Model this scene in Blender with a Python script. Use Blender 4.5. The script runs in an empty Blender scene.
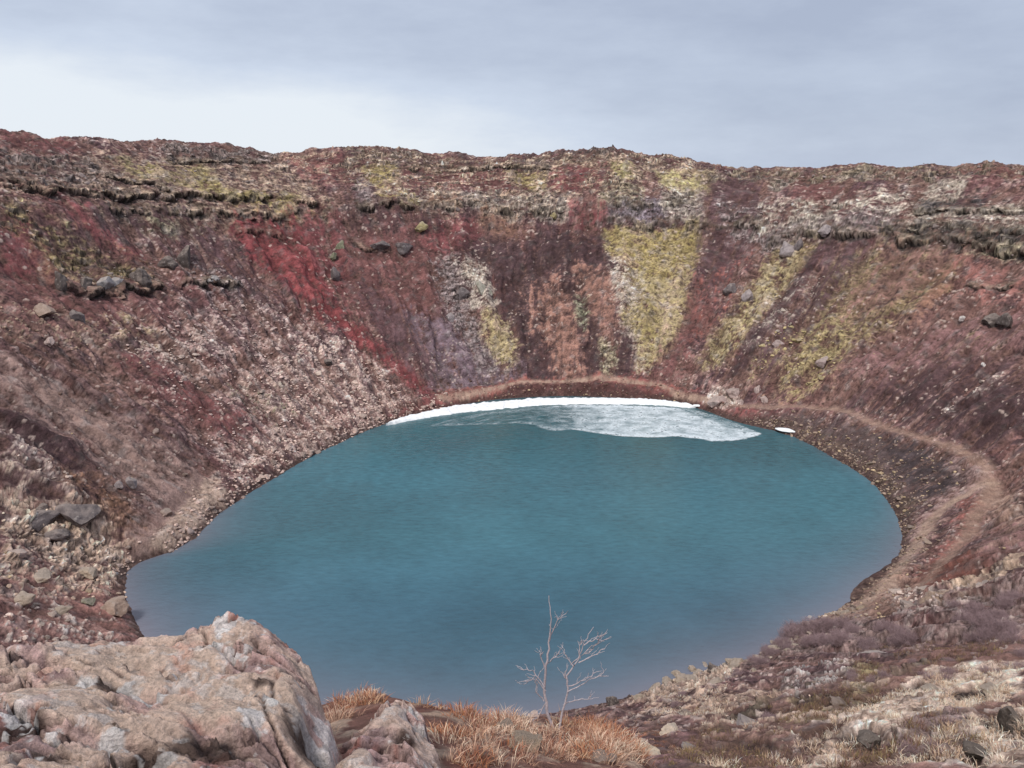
import bpy, bmesh, math, random
import numpy as np
from mathutils import Vector, Matrix

# ---------------------------------------------------------------- numeric helpers
def _hash(xi, yi, seed):
    h = (xi * np.int64(374761393) + yi * np.int64(668265263) + np.int64(seed) * np.int64(974634777)) & 0xffffffff
    h = ((h ^ (h >> 13)) * np.int64(1274126177)) & 0xffffffff
    return (h ^ (h >> 16)) & 0xffffffff
_GA = np.arange(32) * (2 * math.pi / 32)
_GX = np.cos(_GA).astype(np.float32); _GY = np.sin(_GA).astype(np.float32)
def perlin(x, y, seed=0):
    x = np.asarray(x, np.float64); y = np.asarray(y, np.float64)
    fx = np.floor(x); fy = np.floor(y)
    xi = fx.astype(np.int64); yi = fy.astype(np.int64)
    u = (x - fx).astype(np.float32); v = (y - fy).astype(np.float32)
    su = u * u * u * (u * (u * 6 - 15) + 10); sv = v * v * v * (v * (v * 6 - 15) + 10)
    def g(i, j):
        k = (_hash(xi + i, yi + j, seed) >> 3) & 31
        return _GX[k] * (u - i) + _GY[k] * (v - j)
    a = g(0, 0); b = g(1, 0); c = g(0, 1); d = g(1, 1)
    return ((a + (b - a) * su) * (1 - sv) + (c + (d - c) * su) * sv) * 1.5
def fbm(x, y, seed=0, octv=4, gain=0.5, lac=2.03):
    s = 0; a = 1.0; t = 0
    for i in range(octv):
        s = s + a * perlin(x, y, seed + i * 17); t += a
        a *= gain; x = x * lac + 13.7; y = y * lac - 7.1
    return s / t * 1.35
def facet(x, y, seed=0, tilt=1.0):
    """broken-block noise: nearest jittered cell, each with its own tilted plane. returns height, distance to the border, cell id in 0..1"""
    fx = np.floor(x); fy = np.floor(y); xi = fx.astype(np.int64); yi = fy.astype(np.int64)
    b1 = np.full(x.shape, 9.0, np.float32); b2 = b1.copy(); H = np.zeros(x.shape, np.float32); I = H.copy()
    for i in (-1, 0, 1):
        for j in (-1, 0, 1):
            h = _hash(xi + i, yi + j, seed)
            jx = ((h & 255) / 255.0); jy = (((h >> 8) & 255) / 255.0)
            dx = (x - (fx + i + jx)).astype(np.float32); dy = (y - (fy + j + jy)).astype(np.float32)
            d = np.sqrt(dx * dx + dy * dy)
            a = ((h >> 16) & 255) / 255.0; o = ((h >> 24) & 255) / 255.0
            m = d < b1
            b2 = np.where(m, b1, np.minimum(b2, d)); b1 = np.where(m, d, b1)
            hh = (o - .5) + tilt * (dx * np.cos(a * 6.283) + dy * np.sin(a * 6.283)) * 1.0
            H = np.where(m, hh, H); I = np.where(m, o, I)
    return H, b2 - b1, I
def sstep(a, b, x):
    t = np.clip((x - a) / (b - a), 0, 1); return t * t * (3 - 2 * t)
def lerp(a, b, t): return a + (b - a) * t

# ---------------------------------------------------------------- the place, in metres. The eye is at the origin, the lake lies 50 m below it
LZ = -50.0
PITCH = math.radians(14.8); FPX = 804.0
CX, CY = 7.0, 118.0
SHORE = [(-3.1363,49.8313),(-3.0395,51.4975),(-2.8852,53.3225),(-2.8086,56.4723),(-2.7916,59.7528),(-2.753,61.422),(-2.6633,61.7636),(-2.6196,61.8285),(-2.5524,61.5868),(-2.456,61.6119),(-2.3459,62.4046),(-1.5872,51.1948),(-1.5238,50.1873),(-1.4284,48.5862),(-1.3046,47.1014),(-1.2381,46.6071),(-1.178,46.7178),(-1.0287,45.5341),(-0.9219,44.8459),(-0.7548,46.014),(-0.5884,46.6884),(-0.4119,49.028),(-0.2453,50.311),(-0.028,51.8474),(0.1544,53.4969),(0.3647,54.5692),(0.5694,57.1588),(0.7857,57.2894),(0.9736,60.3746),(1.0843,63.6213),(1.2786,61.3247),(1.5075,60.5386),(1.7701,58.2145),(2.0357,54.1592),(2.2713,51.2237),(2.5412,48.2032),(2.7901,47.5261),(2.9393,47.765)]
RIM = [(-2.7925,4),(-2.1817,-1),(-1.8326,-2.2),(-1.5708,-1.6),(-1.309,-2.2),(-0.9599,-1.5),(-0.4363,0),(0.5642,1.4157),(0.6706,1.4955),(0.7792,1.8064),(0.8784,1.3877),(0.9824,1.1852),(1.0913,0.6947),(1.1982,2.3519),(1.3211,5.4377),(1.378,6.582),(1.4465,6.6221),(1.5153,5.8057),(1.5845,4.6847),(1.654,4.1138),(1.7465,4.3677),(1.8387,5.4151),(1.9417,6.6532),(2.0446,5.4337),(2.1345,4.778),(2.2003,5.9162),(2.3299,7.0256),(2.4364,7.1194),(2.5412,7.1422),(2.6585,7.2509),(2.7343,7.4589)]
BENCH = [(-0.662,2.711,-48.344),(-0.554,3.79,-47.72),(-0.43,5.279,-46.818),(-0.301,8.423,-44.946),(-0.202,10.944,-43.351),(-0.097,11.985,-42.727),(0.027,12.065,-42.727),(0.156,10.406,-43.697),(0.297,8.902,-44.53),(0.424,8.694,-44.738),(0.525,8.212,-45.015),(0.634,6.266,-46.125),(0.74,4.054,-47.442),(0.849,2.758,-48.344)]
# SHORE: (angle, radius) of the waterline about the lake centre.  RIM: (angle, height) of the crest
_sa = np.array([p[0] for p in SHORE]); _sr = np.array([p[1] for p in SHORE])
_ra = np.array([p[0] for p in RIM]); _rz = np.array([p[1] for p in RIM])
_A = np.linspace(-math.pi, math.pi, 1441)
def _tab(a, v, sm):
    t = np.interp(_A[:-1], a, v, period=2 * math.pi)
    if sm:
        k = np.hanning(sm * 2 + 1); k /= k.sum()
        t = np.convolve(np.concatenate([t[-sm:], t, t[:sm]]), k, 'valid')
    return np.append(t, t[0])
SH_T = _tab(_sa, _sr, 6); RZ_T = _tab(_ra, _rz, 3)
def adiff(th, c): return (th - c + math.pi) % (2 * math.pi) - math.pi
def crater(x, y):
    """angle about the lake, distance outward from the waterline, and relative position between shore (0) and crest (1)"""
    th = np.arctan2(y - CY, x - CX); r = np.hypot(x - CX, y - CY)
    rs = np.interp(th, _A, SH_T)
    d = r - rs
    near = 1 - sstep(0.45, 1.35, np.abs(adiff(th, -math.pi / 2)))
    D = 68.0 + 3.0 * np.sin(th * 3 + 1) * (1 - near)
    Dc = (math.hypot(CX, CY) + .7) - np.interp(-math.pi / 2, _A, SH_T)
    D = lerp(D, Dc * np.ones_like(D), 1 - sstep(0.1, 0.8, np.abs(adiff(th, -math.pi / 2))))
    return th, d, d / D, near, D
_tf = [-1, 0, .035, .065, .40, .62, .66, .72, .76, .90, .97, 1.0, 1.06, 1.3, 2.2, 4, 60]
_pf = [-.5, 0, .042, .050, .375, .60, .655, .76, .80, .935, .985, 1.0, .995, .93, .70, .62, .60]
_tn = [-1, 0, .5, .8, .97, 1.0, 1.06, 1.3, 2.2, 4, 60]
_pn = [-.5, 0, .47, .79, .985, 1.0, .995, .93, .70, .62, .60]
def base_z(x, y):
    x = np.asarray(x, float); y = np.asarray(y, float)
    th, d, t, near, D = crater(x, y)
    zr = np.interp(th, _A, RZ_T)
    P = lerp(np.interp(t, _tf, _pf), np.interp(t, _tn, _pn), near)
    z = LZ + (zr - LZ) * P
    z = np.where(t > 1.5, lerp(z, -20.0, sstep(1.5, 4, t)), z)
    # loose spur of scree with a footpath on top, right-hand shore
    if len(BENCH):
        for (a, pd, pz, w) in BENCH_F(th):
            k = np.exp(-((d - pd) / 3.2) ** 2) * w
            z = lerp(z, np.minimum(z + 6, lerp(z, pz, .95)), k * 1.0)
            low = sstep(0, 1, (pd - d) / 3.0) * sstep(-1, 1.0, d) * w
            zl = LZ + (pz - LZ) * np.clip(d / np.maximum(pd, .1), 0, 1) ** .9
            z = lerp(z, zl, low)
    # the ledge in front of the eye
    az = np.degrees(np.arctan2(x, y)); q = np.hypot(x, y)
    wl = sstep(-75, -50, az) * (1 - sstep(10.0, 20.0, az)) * (np.abs(az) < 90)
    Dl = 7.2 + .5 * np.sin(az * .35)
    zs = -1.6 - q * np.interp(az, [-40, -25, -18, -11, -5, -2, 1, 4, 8, 12, 17], [.53, .53, .51, .50, .515, .535, .55, .56, .568, .585, .61])
    k = wl * (1 - sstep(Dl, Dl + 3.2, q))
    z = np.where(k > 0, lerp(z, np.maximum(z, zs), k), z)
    return z
_ba = np.array([b[0] for b in BENCH]) if len(BENCH) else None
def BENCH_F(th):
    a = np.where(th < -1.8, th + 2 * math.pi, th)
    o = np.argsort(_ba)
    pd = np.interp(a, _ba[o], np.array([b[1] for b in BENCH])[o]); pz = np.interp(a, _ba[o], np.array([b[2] for b in BENCH])[o])
    w = sstep(_ba.min() - .12, _ba.min() + .02, a) * (1 - sstep(_ba.max() - .02, _ba.max() + .12, a))
    return [(a, pd, pz, w)]
PATCHES = [
 ('tan',0.62,3,'r',[(-97.7,160.3),(-63.3,219),(-44.8,208.4),(-90.5,146.3)]),
 ('maroon',0.9,2,'s',[(-99.2,163),(-94.4,175.4),(-89,176.6),(-91.8,162.3),(-95.7,156.4)]),
 ('olive',0.6,2,'m',[(-85.4,177.2),(-76.2,191.2),(-71.3,185.9),(-80.9,175.8)]),
 ('moss',0.8,1.5,'m',[(-75.5,192.3),(-72.6,197.2),(-66.9,192.8),(-52.9,206),(-53.7,201.1),(-70.2,185.7)]),
 ('moss',0.5,1.5,'m',[(-83.7,180.5),(-78.9,186.8),(-75.4,185.6),(-79.7,177.9)]),
 ('grey',0.7,2,'r',[(-82.6,196.9),(-62.3,220),(-61.4,211.8),(-79.3,191)]),
 ('grey',0.5,2,'r',[(-93.7,162.7),(-85.4,177.2),(-83.2,167.2),(-91.6,148.4),(-95.7,156.4)]),
 ('maroon',0.95,2,'s',[(-60.5,220.1),(-45.5,227.6),(-43.6,216.1),(-54.2,212.3)]),
 ('redbrown',0.8,1.5,'s',[(-60.2,218.7),(-50,223.1),(-47.5,216.7),(-54.7,214.6)]),
 ('olivegrey',0.7,2,'r',[(-84.5,154.1),(-46.1,208.4),(-44.4,205.3),(-64,185.9),(-77.2,165.9)]),
 ('moss',0.45,1.5,'m',[(-64.8,189.2),(-48.2,206.5),(-47.7,203.7),(-59.3,193.1)]),
 ('purple',0.6,3,'s',[(-83.2,158.8),(-71.9,178.3),(-67.6,176.7),(-73.4,165.2),(-80.8,157.1)]),
 ('mossgrey',0.7,1.2,'r',[(-75.8,166.9),(-70.8,175.7),(-70.1,172.1),(-74.6,165.8)]),
 ('red2',0.9,2,'s',[(-87.9,141.3),(-83.7,145.1),(-79.7,140.8),(-78,132.5),(-82.6,130)]),
 ('red2',0.8,3,'s',[(-85.5,152.7),(-83.3,157.2),(-77.4,156.8),(-72.2,161.7),(-72.6,157.9),(-78.7,153.6)]),
 ('rust',0.9,2,'s',[(-82.8,140.2),(-80.6,144.7),(-77.9,140.3),(-78.9,134.2)]),
 ('olive',0.6,3,'r',[(-89.2,143.9),(-84.4,146.8),(-76.2,153.5),(-71,158.2),(-69.6,154.4),(-78.2,139.4),(-82.3,141.8),(-86.6,138.8)]),
 ('red',0.96,2.6,'s',[(-65.1,183.9),(-60.9,190.7),(-52.5,199.2),(-47.3,198.6),(-43.7,194),(-40.7,183.7),(-28.8,178.3),(-17.9,173.6),(-16.7,170.1),(-20.6,169.5),(-28.1,173.1),(-35.6,175.5),(-42.9,175.7),(-49.4,178.1),(-60.7,181),(-62.1,183.4),(-64.6,181.9)]),
 ('red3',0.7,2.0,'s',[(-53.9,193.6),(-47.2,190.8),(-41.7,182.8),(-31.4,176.7),(-33.8,174.8),(-47.8,180.5),(-56.2,181.6)]),
 ('red2',0.7,3,'s',[(-52,201.6),(-43,207.5),(-42.4,203.4),(-32.9,192.2),(-26.1,184.1),(-29.1,181.1),(-41.2,186.5),(-49.9,196.1)]),
 ('purple',0.6,3,'s',[(-70.8,174.3),(-64.3,183),(-59.9,178.1),(-48.9,175.9),(-53.4,169.1),(-64.7,167.2)]),
 ('greyrock',0.45,2,'r',[(-66.7,167.5),(-58.7,173.7),(-56.7,166.6),(-65.9,159.4)]),
 ('maroon2',0.7,3,'s',[(-81.7,128.2),(-77.3,134.1),(-68.2,150.7),(-65.2,162.7),(-62.5,146.7),(-69.7,137.5),(-74,124),(-77.4,119.9)]),
 ('olive',0.35,2,'m',[(-71.7,135.1),(-66,144.6),(-62.7,140.3),(-66.9,134.6)]),
 ('pale',0.36,4,'p',[(-69.2,136.3),(-64.6,155.4),(-53.8,170.5),(-39.8,172.9),(-27.9,171.8),(-25,166.8),(-26,156.8),(-32.9,145.8),(-37.9,135.5),(-41.9,126.7),(-46.6,122.6),(-53.6,127.8),(-61,131.4)]),
 ('pale2',0.62,3,'p',[(-46.1,163.4),(-36.8,173.9),(-27.9,171.3),(-25.1,165.9),(-26.1,158.1),(-33.7,145.1),(-39,133),(-44.2,122.4),(-47.1,124.2),(-44.3,140.7),(-49.2,146)]),
 ('pinkpale',0.6,2,'p',[(-66,134.2),(-59.1,152.3),(-55.6,149.7),(-58.1,136.4),(-64.2,129.8)]),
 ('tan',0.5,2,'p',[(-79.5,124),(-75.1,132.4),(-66.5,135.4),(-59.2,130.8),(-66.8,130.7),(-71.9,122.5),(-75.8,116.9)]),
 ('mossgrey',0.4,3,'p',[(-52.3,141.6),(-44.3,151.7),(-40.7,147.9),(-47.2,138.5)]),
 ('maroon',0.9,2.5,'s',[(-66,131.5),(-62.3,134.9),(-54.9,136.7),(-46.5,136.1),(-46.8,130.3),(-51.6,128.9),(-59.2,130.8),(-64.7,129)]),
 ('purple',0.75,2.5,'s',[(-69.7,120.2),(-65.3,120.2),(-57,120.8),(-50.6,121.3),(-49.9,117.7),(-55.5,116.8),(-63.5,116.2)]),
 ('brown',0.95,3,'s',[(-73,111.5),(-69.4,117.4),(-62,119.1),(-54.1,118.9),(-48.1,118),(-49.9,107.3),(-56,104.9),(-62.5,105.4),(-69.6,105)]),
 ('brown2',0.8,2,'s',[(-71.5,111.1),(-67.4,115.9),(-59.5,116.5),(-50.7,115.2),(-51.4,109.6),(-60.2,108.6),(-68.6,107.8)]),
 ('purpledark',0.9,3,'s',[(-69.4,104.7),(-65,105.6),(-58.4,104.7),(-55,102.6),(-57.2,99.3),(-61.8,99.2),(-65.4,97.3)]),
 ('purple',0.8,3,'s',[(-65.7,97.9),(-61.8,99.2),(-57.2,99.3),(-58.1,96.1),(-63.4,93)]),
 ('pinkpale',0.5,2,'p',[(-64.6,100.1),(-58.8,101.7),(-57,97.5),(-61.4,93.3)]),
 ('pinkpale',0.8,1.5,'p',[(-67.5,101.2),(-64.7,102.1),(-64,99.5),(-65.7,97.9)]),
 ('rust2',0.8,3,'m',[(-60.1,100.7),(-53.6,103.7),(-49.7,101.8),(-49.9,97.4),(-53.8,96.6),(-57.9,98.3)]),
 ('cone',0.98,1.2,'s',[(-49.6,116),(-47,119),(-44.1,116),(-44.8,106.4),(-46.3,100.1),(-49.3,97.1),(-50.4,96.8),(-48.8,102.7),(-49.5,109.7)]),
 ('brown',0.9,1.5,'s',[(-52.2,108.2),(-48.7,117.6),(-48.7,105.9),(-49.5,98),(-51.3,97.7)]),
 ('palegrass',0.8,3,'p',[(-63.8,94.2),(-60.3,96),(-58.4,93.9),(-58.6,84.3)]),
 ('tanrock',0.85,2,'r',[(-62,92.2),(-54.8,99.3),(-50.8,96.6),(-49.8,93.8),(-52.5,86.5),(-57.9,86.7)]),
 ('redbrown2',0.95,2,'s',[(-57.2,82),(-55.2,85.6),(-49.2,92.5),(-41.1,76.3),(-46.2,64.3)]),
 ('tanrock',0.7,2,'r',[(-58.6,84.3),(-56.6,85.2),(-53.1,80.1),(-53.8,76.5)]),
 ('tanrock',0.55,2,'r',[(-57.2,89.2),(-51,95.9),(-48.6,89.6),(-50.8,81.4)]),
 ('olivegrey',0.6,2,'r',[(-46,230.6),(-31.8,237.3),(2.3,241.6),(25.4,241.6),(50.5,236.7),(49.6,231.9),(-44.3,220.6)]),
 ('dark',0.5,1.5,'r',[(-3.5,243.9),(25.5,243),(50.5,236.7),(49.8,232.8),(25.1,238.6),(-3.5,240.3)]),
 ('moss',0.95,1.2,'m',[(-41,224.9),(-31.4,229.5),(-30,221.3),(-34.8,218.2),(-38.4,219.5)]),
 ('maroon',0.95,2,'s',[(-30.8,229),(-3.4,237.9),(2.2,229.5),(-17,226.1),(-29.5,222.2)]),
 ('moss',0.95,1.2,'m',[(-2.6,237),(10.2,235.4),(9.7,229.5),(5,229.4),(0.6,233.6)]),
 ('red2',0.9,1.5,'s',[(11.4,236.6),(27.2,236.1),(25.4,228.2),(17.3,227),(10.5,229.4)]),
 ('mosspale',0.95,1.0,'m',[(27.7,235.9),(34.7,235.7),(33.7,229.4),(28.2,229)]),
 ('greyrock',0.75,2,'r',[(-42.5,222.2),(-38.7,220.1),(-34.4,215),(-40.7,210.8)]),
 ('lichen',0.72,1.5,'r',[(-31.1,219.8),(-11.6,228.5),(9.1,228.9),(17.3,226.7),(17.6,221.4),(6.3,223.7),(-14.1,222.4),(-29.5,216.8)]),
 ('moss',0.6,1.2,'m',[(-36.1,217.7),(-24.8,222.6),(-24.5,218.8),(-34.4,214.4)]),
 ('rust',0.7,1.2,'m',[(-23.4,222.2),(-12.9,226.6),(-13.5,222.7),(-21.9,219.8)]),
 ('mossgrey',0.8,1.5,'r',[(24.4,229.6),(35.4,229.3),(35.9,221.9),(34.3,219.9),(23.9,223.5)]),
 ('purplegrey',0.8,1.5,'r',[(26,223.2),(50.7,222.5),(50.3,216.4),(34.2,218.1),(26.4,220.5)]),
 ('mosspale',0.9,1.2,'m',[(39.9,232.1),(56.7,232.5),(54.3,224.3),(48.3,223.8),(41.1,227)]),
 ('lichen',0.8,1.5,'r',[(40.6,227.3),(52.5,224.9),(51.1,216.8),(41.6,218.4)]),
 ('purpledark',0.7,4,'s',[(-41.4,210.5),(-21.8,218.6),(23.7,219.9),(24.5,213.5),(2.1,217),(-20.9,206.6),(-40.8,205.7)]),
 ('maroon2',0.9,3,'s',[(-41.9,205),(-24.2,215.1),(-17.4,211.2),(-17.7,196.6),(-18.3,173.3),(-25.5,178.8),(-37.8,186.2)]),
 ('red2',0.85,2.5,'s',[(-21.7,216.2),(-9.2,222.3),(-8.1,219.1),(-12.3,213.2),(-21.1,209)]),
 ('rust',0.5,3,'s',[(-9.2,222.8),(0.8,223.6),(4.8,218.5),(-3.2,218)]),
 ('red2',0.9,2.5,'s',[(15.8,224.7),(23.9,223.1),(23.7,219.9),(17.7,218.6)]),
 ('purpledark',0.9,4,'s',[(-13.2,214.4),(12.9,219.3),(26.5,215.9),(23,178.6),(1.8,178.5),(-3,195.9),(-8.3,209.9)]),
 ('violetgrey',0.75,3,'s',[(-28.9,188.4),(-17.3,191),(-2.9,188.2),(4.1,178.9),(-17.8,172.8)]),
 ('purple',0.8,2.5,'s',[(-39.1,194.8),(-26.7,189.5),(-16.2,175.7),(-20.6,174.7),(-32.8,183.4)]),
 ('greyrock',0.7,2,'r',[(-20.4,206.3),(-14.8,210.5),(-10.7,203.7),(-8.3,194.7),(-1.6,183),(-7.5,182),(-15,192.1),(-19,200.3)]),
 ('lichen',0.7,1.5,'r',[(-14.8,209.9),(-7.8,210.9),(-4.3,201),(-5.4,196.8),(-9.9,198.3)]),
 ('mosstan',0.9,1.5,'m',[(-6.7,197.8),(-1.7,196.1),(1.4,190.1),(-0.5,184.2),(-3.3,185.1),(-7.3,191)]),
 ('orange',0.8,2.5,'s',[(7.2,206.1),(11.3,207.2),(15.1,201.6),(16.7,194),(16.4,179.7),(11.6,179.9),(9.6,189.5),(7.8,199.5)]),
 ('orange',0.75,2.5,'s',[(16.4,209.8),(25.7,206.8),(27.3,197.8),(25.9,188.2),(23,188.1),(21,196),(17.1,201.4)]),
 ('orange',0.4,3,'s',[(2.1,205.9),(9.8,208.6),(11.6,189.6),(8,189.5)]),
 ('greenrock',0.8,1.2,'r',[(16.2,202.8),(19.2,201.7),(18.1,193.9),(16.2,194.5)]),
 ('moss',0.96,1.2,'m',[(24.4,219.1),(27.7,220),(36.8,217.8),(49.9,217.6),(49.9,213.6),(46.3,205),(37.5,203.4),(33.3,199.9),(29.1,207.9),(24.7,213.5)]),
 ('mosstan',0.95,1.5,'m',[(28,209.3),(37.7,204.7),(45.8,205),(43.1,196.2),(38.2,188.1),(32.8,183.3),(28.1,182.4),(29.8,189),(27.2,196.6)]),
 ('lichen',0.6,1.2,'r',[(25.1,211.3),(31,208.2),(34.5,199.8),(31.1,192.5),(28.6,182.8),(32.9,187.6),(30,182.7),(26.7,191.7),(25.8,203.1)]),
 ('moss',0.6,1.5,'m',[(26.6,195.9),(34.5,199.8),(37.1,191.9),(32.9,187.6)]),
 ('purpledark',0.85,2,'s',[(24.5,194.4),(28.8,189.1),(27.6,178.4),(23.1,178.9)]),
 ('mossgrey',0.7,1.2,'r',[(21.3,191.1),(25.5,189.5),(23.3,180.9),(21.1,183.1)]),
 ('maroon2',0.85,2.5,'s',[(44.3,198.6),(50,196.8),(42.3,187.3),(37.4,178.5),(32.7,177.6),(34.9,184.9),(39.3,189.1)]),
 ('brown3',0.55,6,'s',[(75.2,191.9),(101.8,161.8),(71.9,106.1),(74.2,126.7),(66.2,151.5),(56.4,163.6)]),
 ('purple',0.8,3,'s',[(53,231.9),(68.1,228.4),(64,211.7),(60,206.2),(52.7,198.1),(47.4,198.1),(49.7,215.7)]),
 ('rustred',0.35,3,'s',[(47.3,202.1),(57.5,204),(60.8,205.5),(55.2,195.8),(48.8,190.9),(42.5,188.5)]),
 ('greyrock',0.45,2,'r',[(55,223.5),(64.8,215.1),(65.5,202.3),(56.7,211.8)]),
 ('palelichen',0.9,0.8,'r',[(67.8,220.9),(72.5,221.5),(73.5,217.8),(70,215.9)]),
 ('palelichen',0.9,0.8,'r',[(81.1,213.3),(88.6,210.8),(88.9,206.2),(81.8,209.3)]),
 ('palelichen',0.8,0.8,'r',[(89.3,209.9),(90.5,206.9),(88.6,201.8),(87.2,204.4)]),
 ('palelichen',0.75,1,'r',[(94,191),(98.3,192.6),(106.9,189.1),(103.1,187.4),(99.9,183.1),(94.3,188.2)]),
 ('maroon2',0.7,2.5,'s',[(73.9,220.7),(81.2,212),(84.7,197.8),(81.5,191.7),(75.8,202.1),(71.2,211.1)]),
 ('redbrown',0.8,2,'s',[(113.6,184.8),(104.6,194.3),(106.5,186.9),(110.7,179.4)]),
 ('lichen',0.7,1.5,'r',[(64.5,203.2),(69.6,205.3),(75,205.7),(78.6,197.9),(76.6,197.1),(70.8,200.4),(65.1,200.7)]),
 ('greyrock',0.8,1.5,'r',[(60.9,208.3),(69.4,204.5),(86.7,193.9),(88.9,188.1),(88.3,183.2),(79.2,191),(70.8,200.4),(63.7,201.9)]),
 ('palelichen',0.6,1.5,'r',[(92,193.2),(106.3,170.9),(101.8,161.8),(88,182.4)]),
 ('dark',0.75,1.5,'r',[(85,189.2),(96.9,177),(102.8,164.1),(101.3,160.8),(95.2,172.7),(87.4,180.5),(84.9,185.4)]),
 ('dark',0.6,1.5,'r',[(93.3,190.9),(103.5,178.5),(102,175.4),(92.6,186.6)]),
 ('dark',0.5,1.5,'r',[(63,206.8),(78.4,195.8),(83,189.3),(70.6,199.8)]),
 ('olive',0.8,2,'m',[(64.5,201.3),(71.6,199.3),(74.8,195.2),(70.8,192.2),(62.1,186.5),(53,178.9),(45.5,177.7),(43.4,180.6),(47.4,187.1),(56.6,194.5)]),
 ('mosstan',0.6,1.5,'m',[(63.4,198.6),(70.1,197.6),(61.6,187),(53.6,181.7),(46.2,178.1),(44.7,180.4),(54.3,189.6)]),
 ('mosstan',0.5,1.5,'p',[(61.8,179.8),(63.6,174.6),(55.3,167.1),(50.8,169.7),(54.5,176.1)]),
 ('purpledark',0.9,1.5,'s',[(74.5,195.6),(76.8,193.6),(66.8,185.8),(56.5,175.9),(49.9,172),(47.5,173),(54.9,180.7),(65.8,190.2)]),
 ('palelichen',0.5,2,'r',[(64.8,215.1),(92.6,194.7),(89.7,187.3),(71.2,202.3),(63.3,208.4)]),
 ('lichen',0.35,2,'p',[(62.3,189.7),(73.5,186.4),(67.7,177.8),(57.8,176.5),(53.6,176.9)]),
 ('olive',0.68,4,'m',[(75.1,187.9),(83.9,185.3),(90.6,175.7),(95.2,171.8),(90,164.9),(81.2,164.3),(72.1,163.1),(59.8,161.2),(56.3,164.5),(63.6,174.6)]),
 ('mosstan',0.55,2.5,'p',[(61.1,173.4),(66.9,175.3),(72.7,170.8),(69,164.3),(62.8,158.2),(57.6,160.5),(57.6,164.1)]),
 ('purple',0.6,3,'s',[(76.7,193.2),(83.3,186.8),(76.5,182.2),(66,175.9),(55.5,167.9),(54.7,172.7),(66,183)]),
 ('brown3',0.7,3,'s',[(85.7,184.7),(94.8,171.8),(94,169.7),(82.1,168.9),(72.7,170.8),(76.9,177)]),
 ('rust',0.5,2.5,'s',[(88.7,170.9),(94.7,169.2),(92.5,163.1),(87.1,162.5),(80.2,161.7),(78.5,164.8)]),
 ('redbrown',0.7,3,'s',[(95,169.8),(99.8,157.7),(95.2,148.5),(91.7,154.8),(91.6,162.3)]),
 ('mossgrey',0.7,1.5,'r',[(96.3,170.8),(101.1,160.3),(100.3,158.5),(96.4,166.9)]),
 ('olive',0.5,2,'m',[(86.5,149.5),(90.1,143.2),(87.4,141.1),(83.7,145.2)]),
 ('purple',0.6,4,'s',[(69.1,152.1),(75.8,150.8),(83.2,145.9),(87.4,133.7),(77.4,115.7),(74.9,122.3),(71.8,135.2),(65.9,150.4)]),
 ('purpledark',0.6,4,'s',[(69.5,146.1),(77.7,141.4),(83.6,133.5),(82.5,124.8),(76.1,113.3),(74.1,122.1)]),
 ('maroon3',0.7,3,'s',[(70.1,160.1),(82,154.9),(93.8,145.9),(89.3,137.3),(79.6,149.4),(70.7,153.9)]),
 ('pinkpale',0.55,1,'p',[(75,135.2),(77.1,134.6),(74.8,131.4),(74,133)]),
 ('pinkpale',0.5,1,'p',[(79.5,136.3),(84,134.3),(81.9,131.8),(78.9,132.8)]),
 ('olivegrey',0.5,2,'r',[(50.3,235.5),(68.7,230.5),(113.9,185.6),(111.1,180.3),(67.1,224.4),(49.4,230.4)]),
 ('tan',0.35,2,'r',[(-60.1,221.7),(-3.5,243.9),(53.3,236.6),(52.5,232),(-58.3,214)]),
 ('redfoot',0.9,1.0,'s',[(-26.2,158.5),(-18,169.7),(1.9,182.2),(29.9,182),(42.2,174.3),(41.1,168.9),(20.2,177.8),(-2.7,176.2),(-17.7,166)]),
 ('rustred',0.8,0.8,'s',[(-18.2,171.6),(1.9,182.2),(20.7,183.3),(40.5,177.1),(40.2,175),(20.5,181.7),(1.8,179.3),(-15.8,169.7)]),
 ('darkshore',0.8,0.8,'s',[(1.9,180.6),(20.5,181.2),(41.9,173),(41.9,167.4),(29.2,176.5),(11.1,179),(-2.7,176.3)]),
 ('redfoot',0.8,2,'s',[(41.1,168.9),(47.2,163.1),(57.7,154.2),(56.8,151.1),(48.1,158.5)]),
 ('pinkpale',0.85,1.0,'r',[(42.7,172.5),(48.5,168.9),(49.3,165.7),(45.9,163.9),(42.3,168.2)]),
 ('screedark',0.95,1.5,'s',[(51.8,157.5),(57.7,154.2),(64.4,142),(68.8,126.8),(69.4,116.8),(67.2,110.3),(62,110.9),(57.2,107.1),(53.6,100.3),(51.2,96.6),(56.4,106.1),(59.2,117.2),(60.2,127.6),(58.2,139.1),(55.3,149.5),(48.1,158.5)]),
 ('screeblack',0.75,1.5,'s',[(65.1,135),(68.6,126.4),(68.5,114.3),(65.7,110.1),(61.7,111.6),(62.8,120.4),(64.5,129.6)]),
 ('screebrown',0.6,1.0,'s',[(48.2,158.9),(55.5,149.9),(58.8,138.3),(60.6,127),(59.1,114.6),(55,102.4),(51.1,96.9),(56.3,102.4),(61,113.2),(62.4,128.4),(60.2,142.2),(55.6,153.6)]),
 ('pinkscree',0.8,2,'s',[(69.9,119.8),(70.7,111.7),(66.1,104.7),(64,106.8),(59.2,105.2),(51.2,93.1),(48.4,91),(56.7,104.9),(62.3,110.2),(67.3,111.2)]),
 ('rustred',0.9,1.5,'s',[(64.1,106.5),(66.1,104.7),(60.9,97.4),(55.3,92.6),(53.3,92.3),(59.4,98)]),
 ('redbrown3',0.95,1.5,'s',[(50.6,90.9),(54.4,92.2),(53.7,83.3),(50.5,77.1),(46.5,75.4),(42.7,74.8),(44.6,82.2)]),
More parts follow.
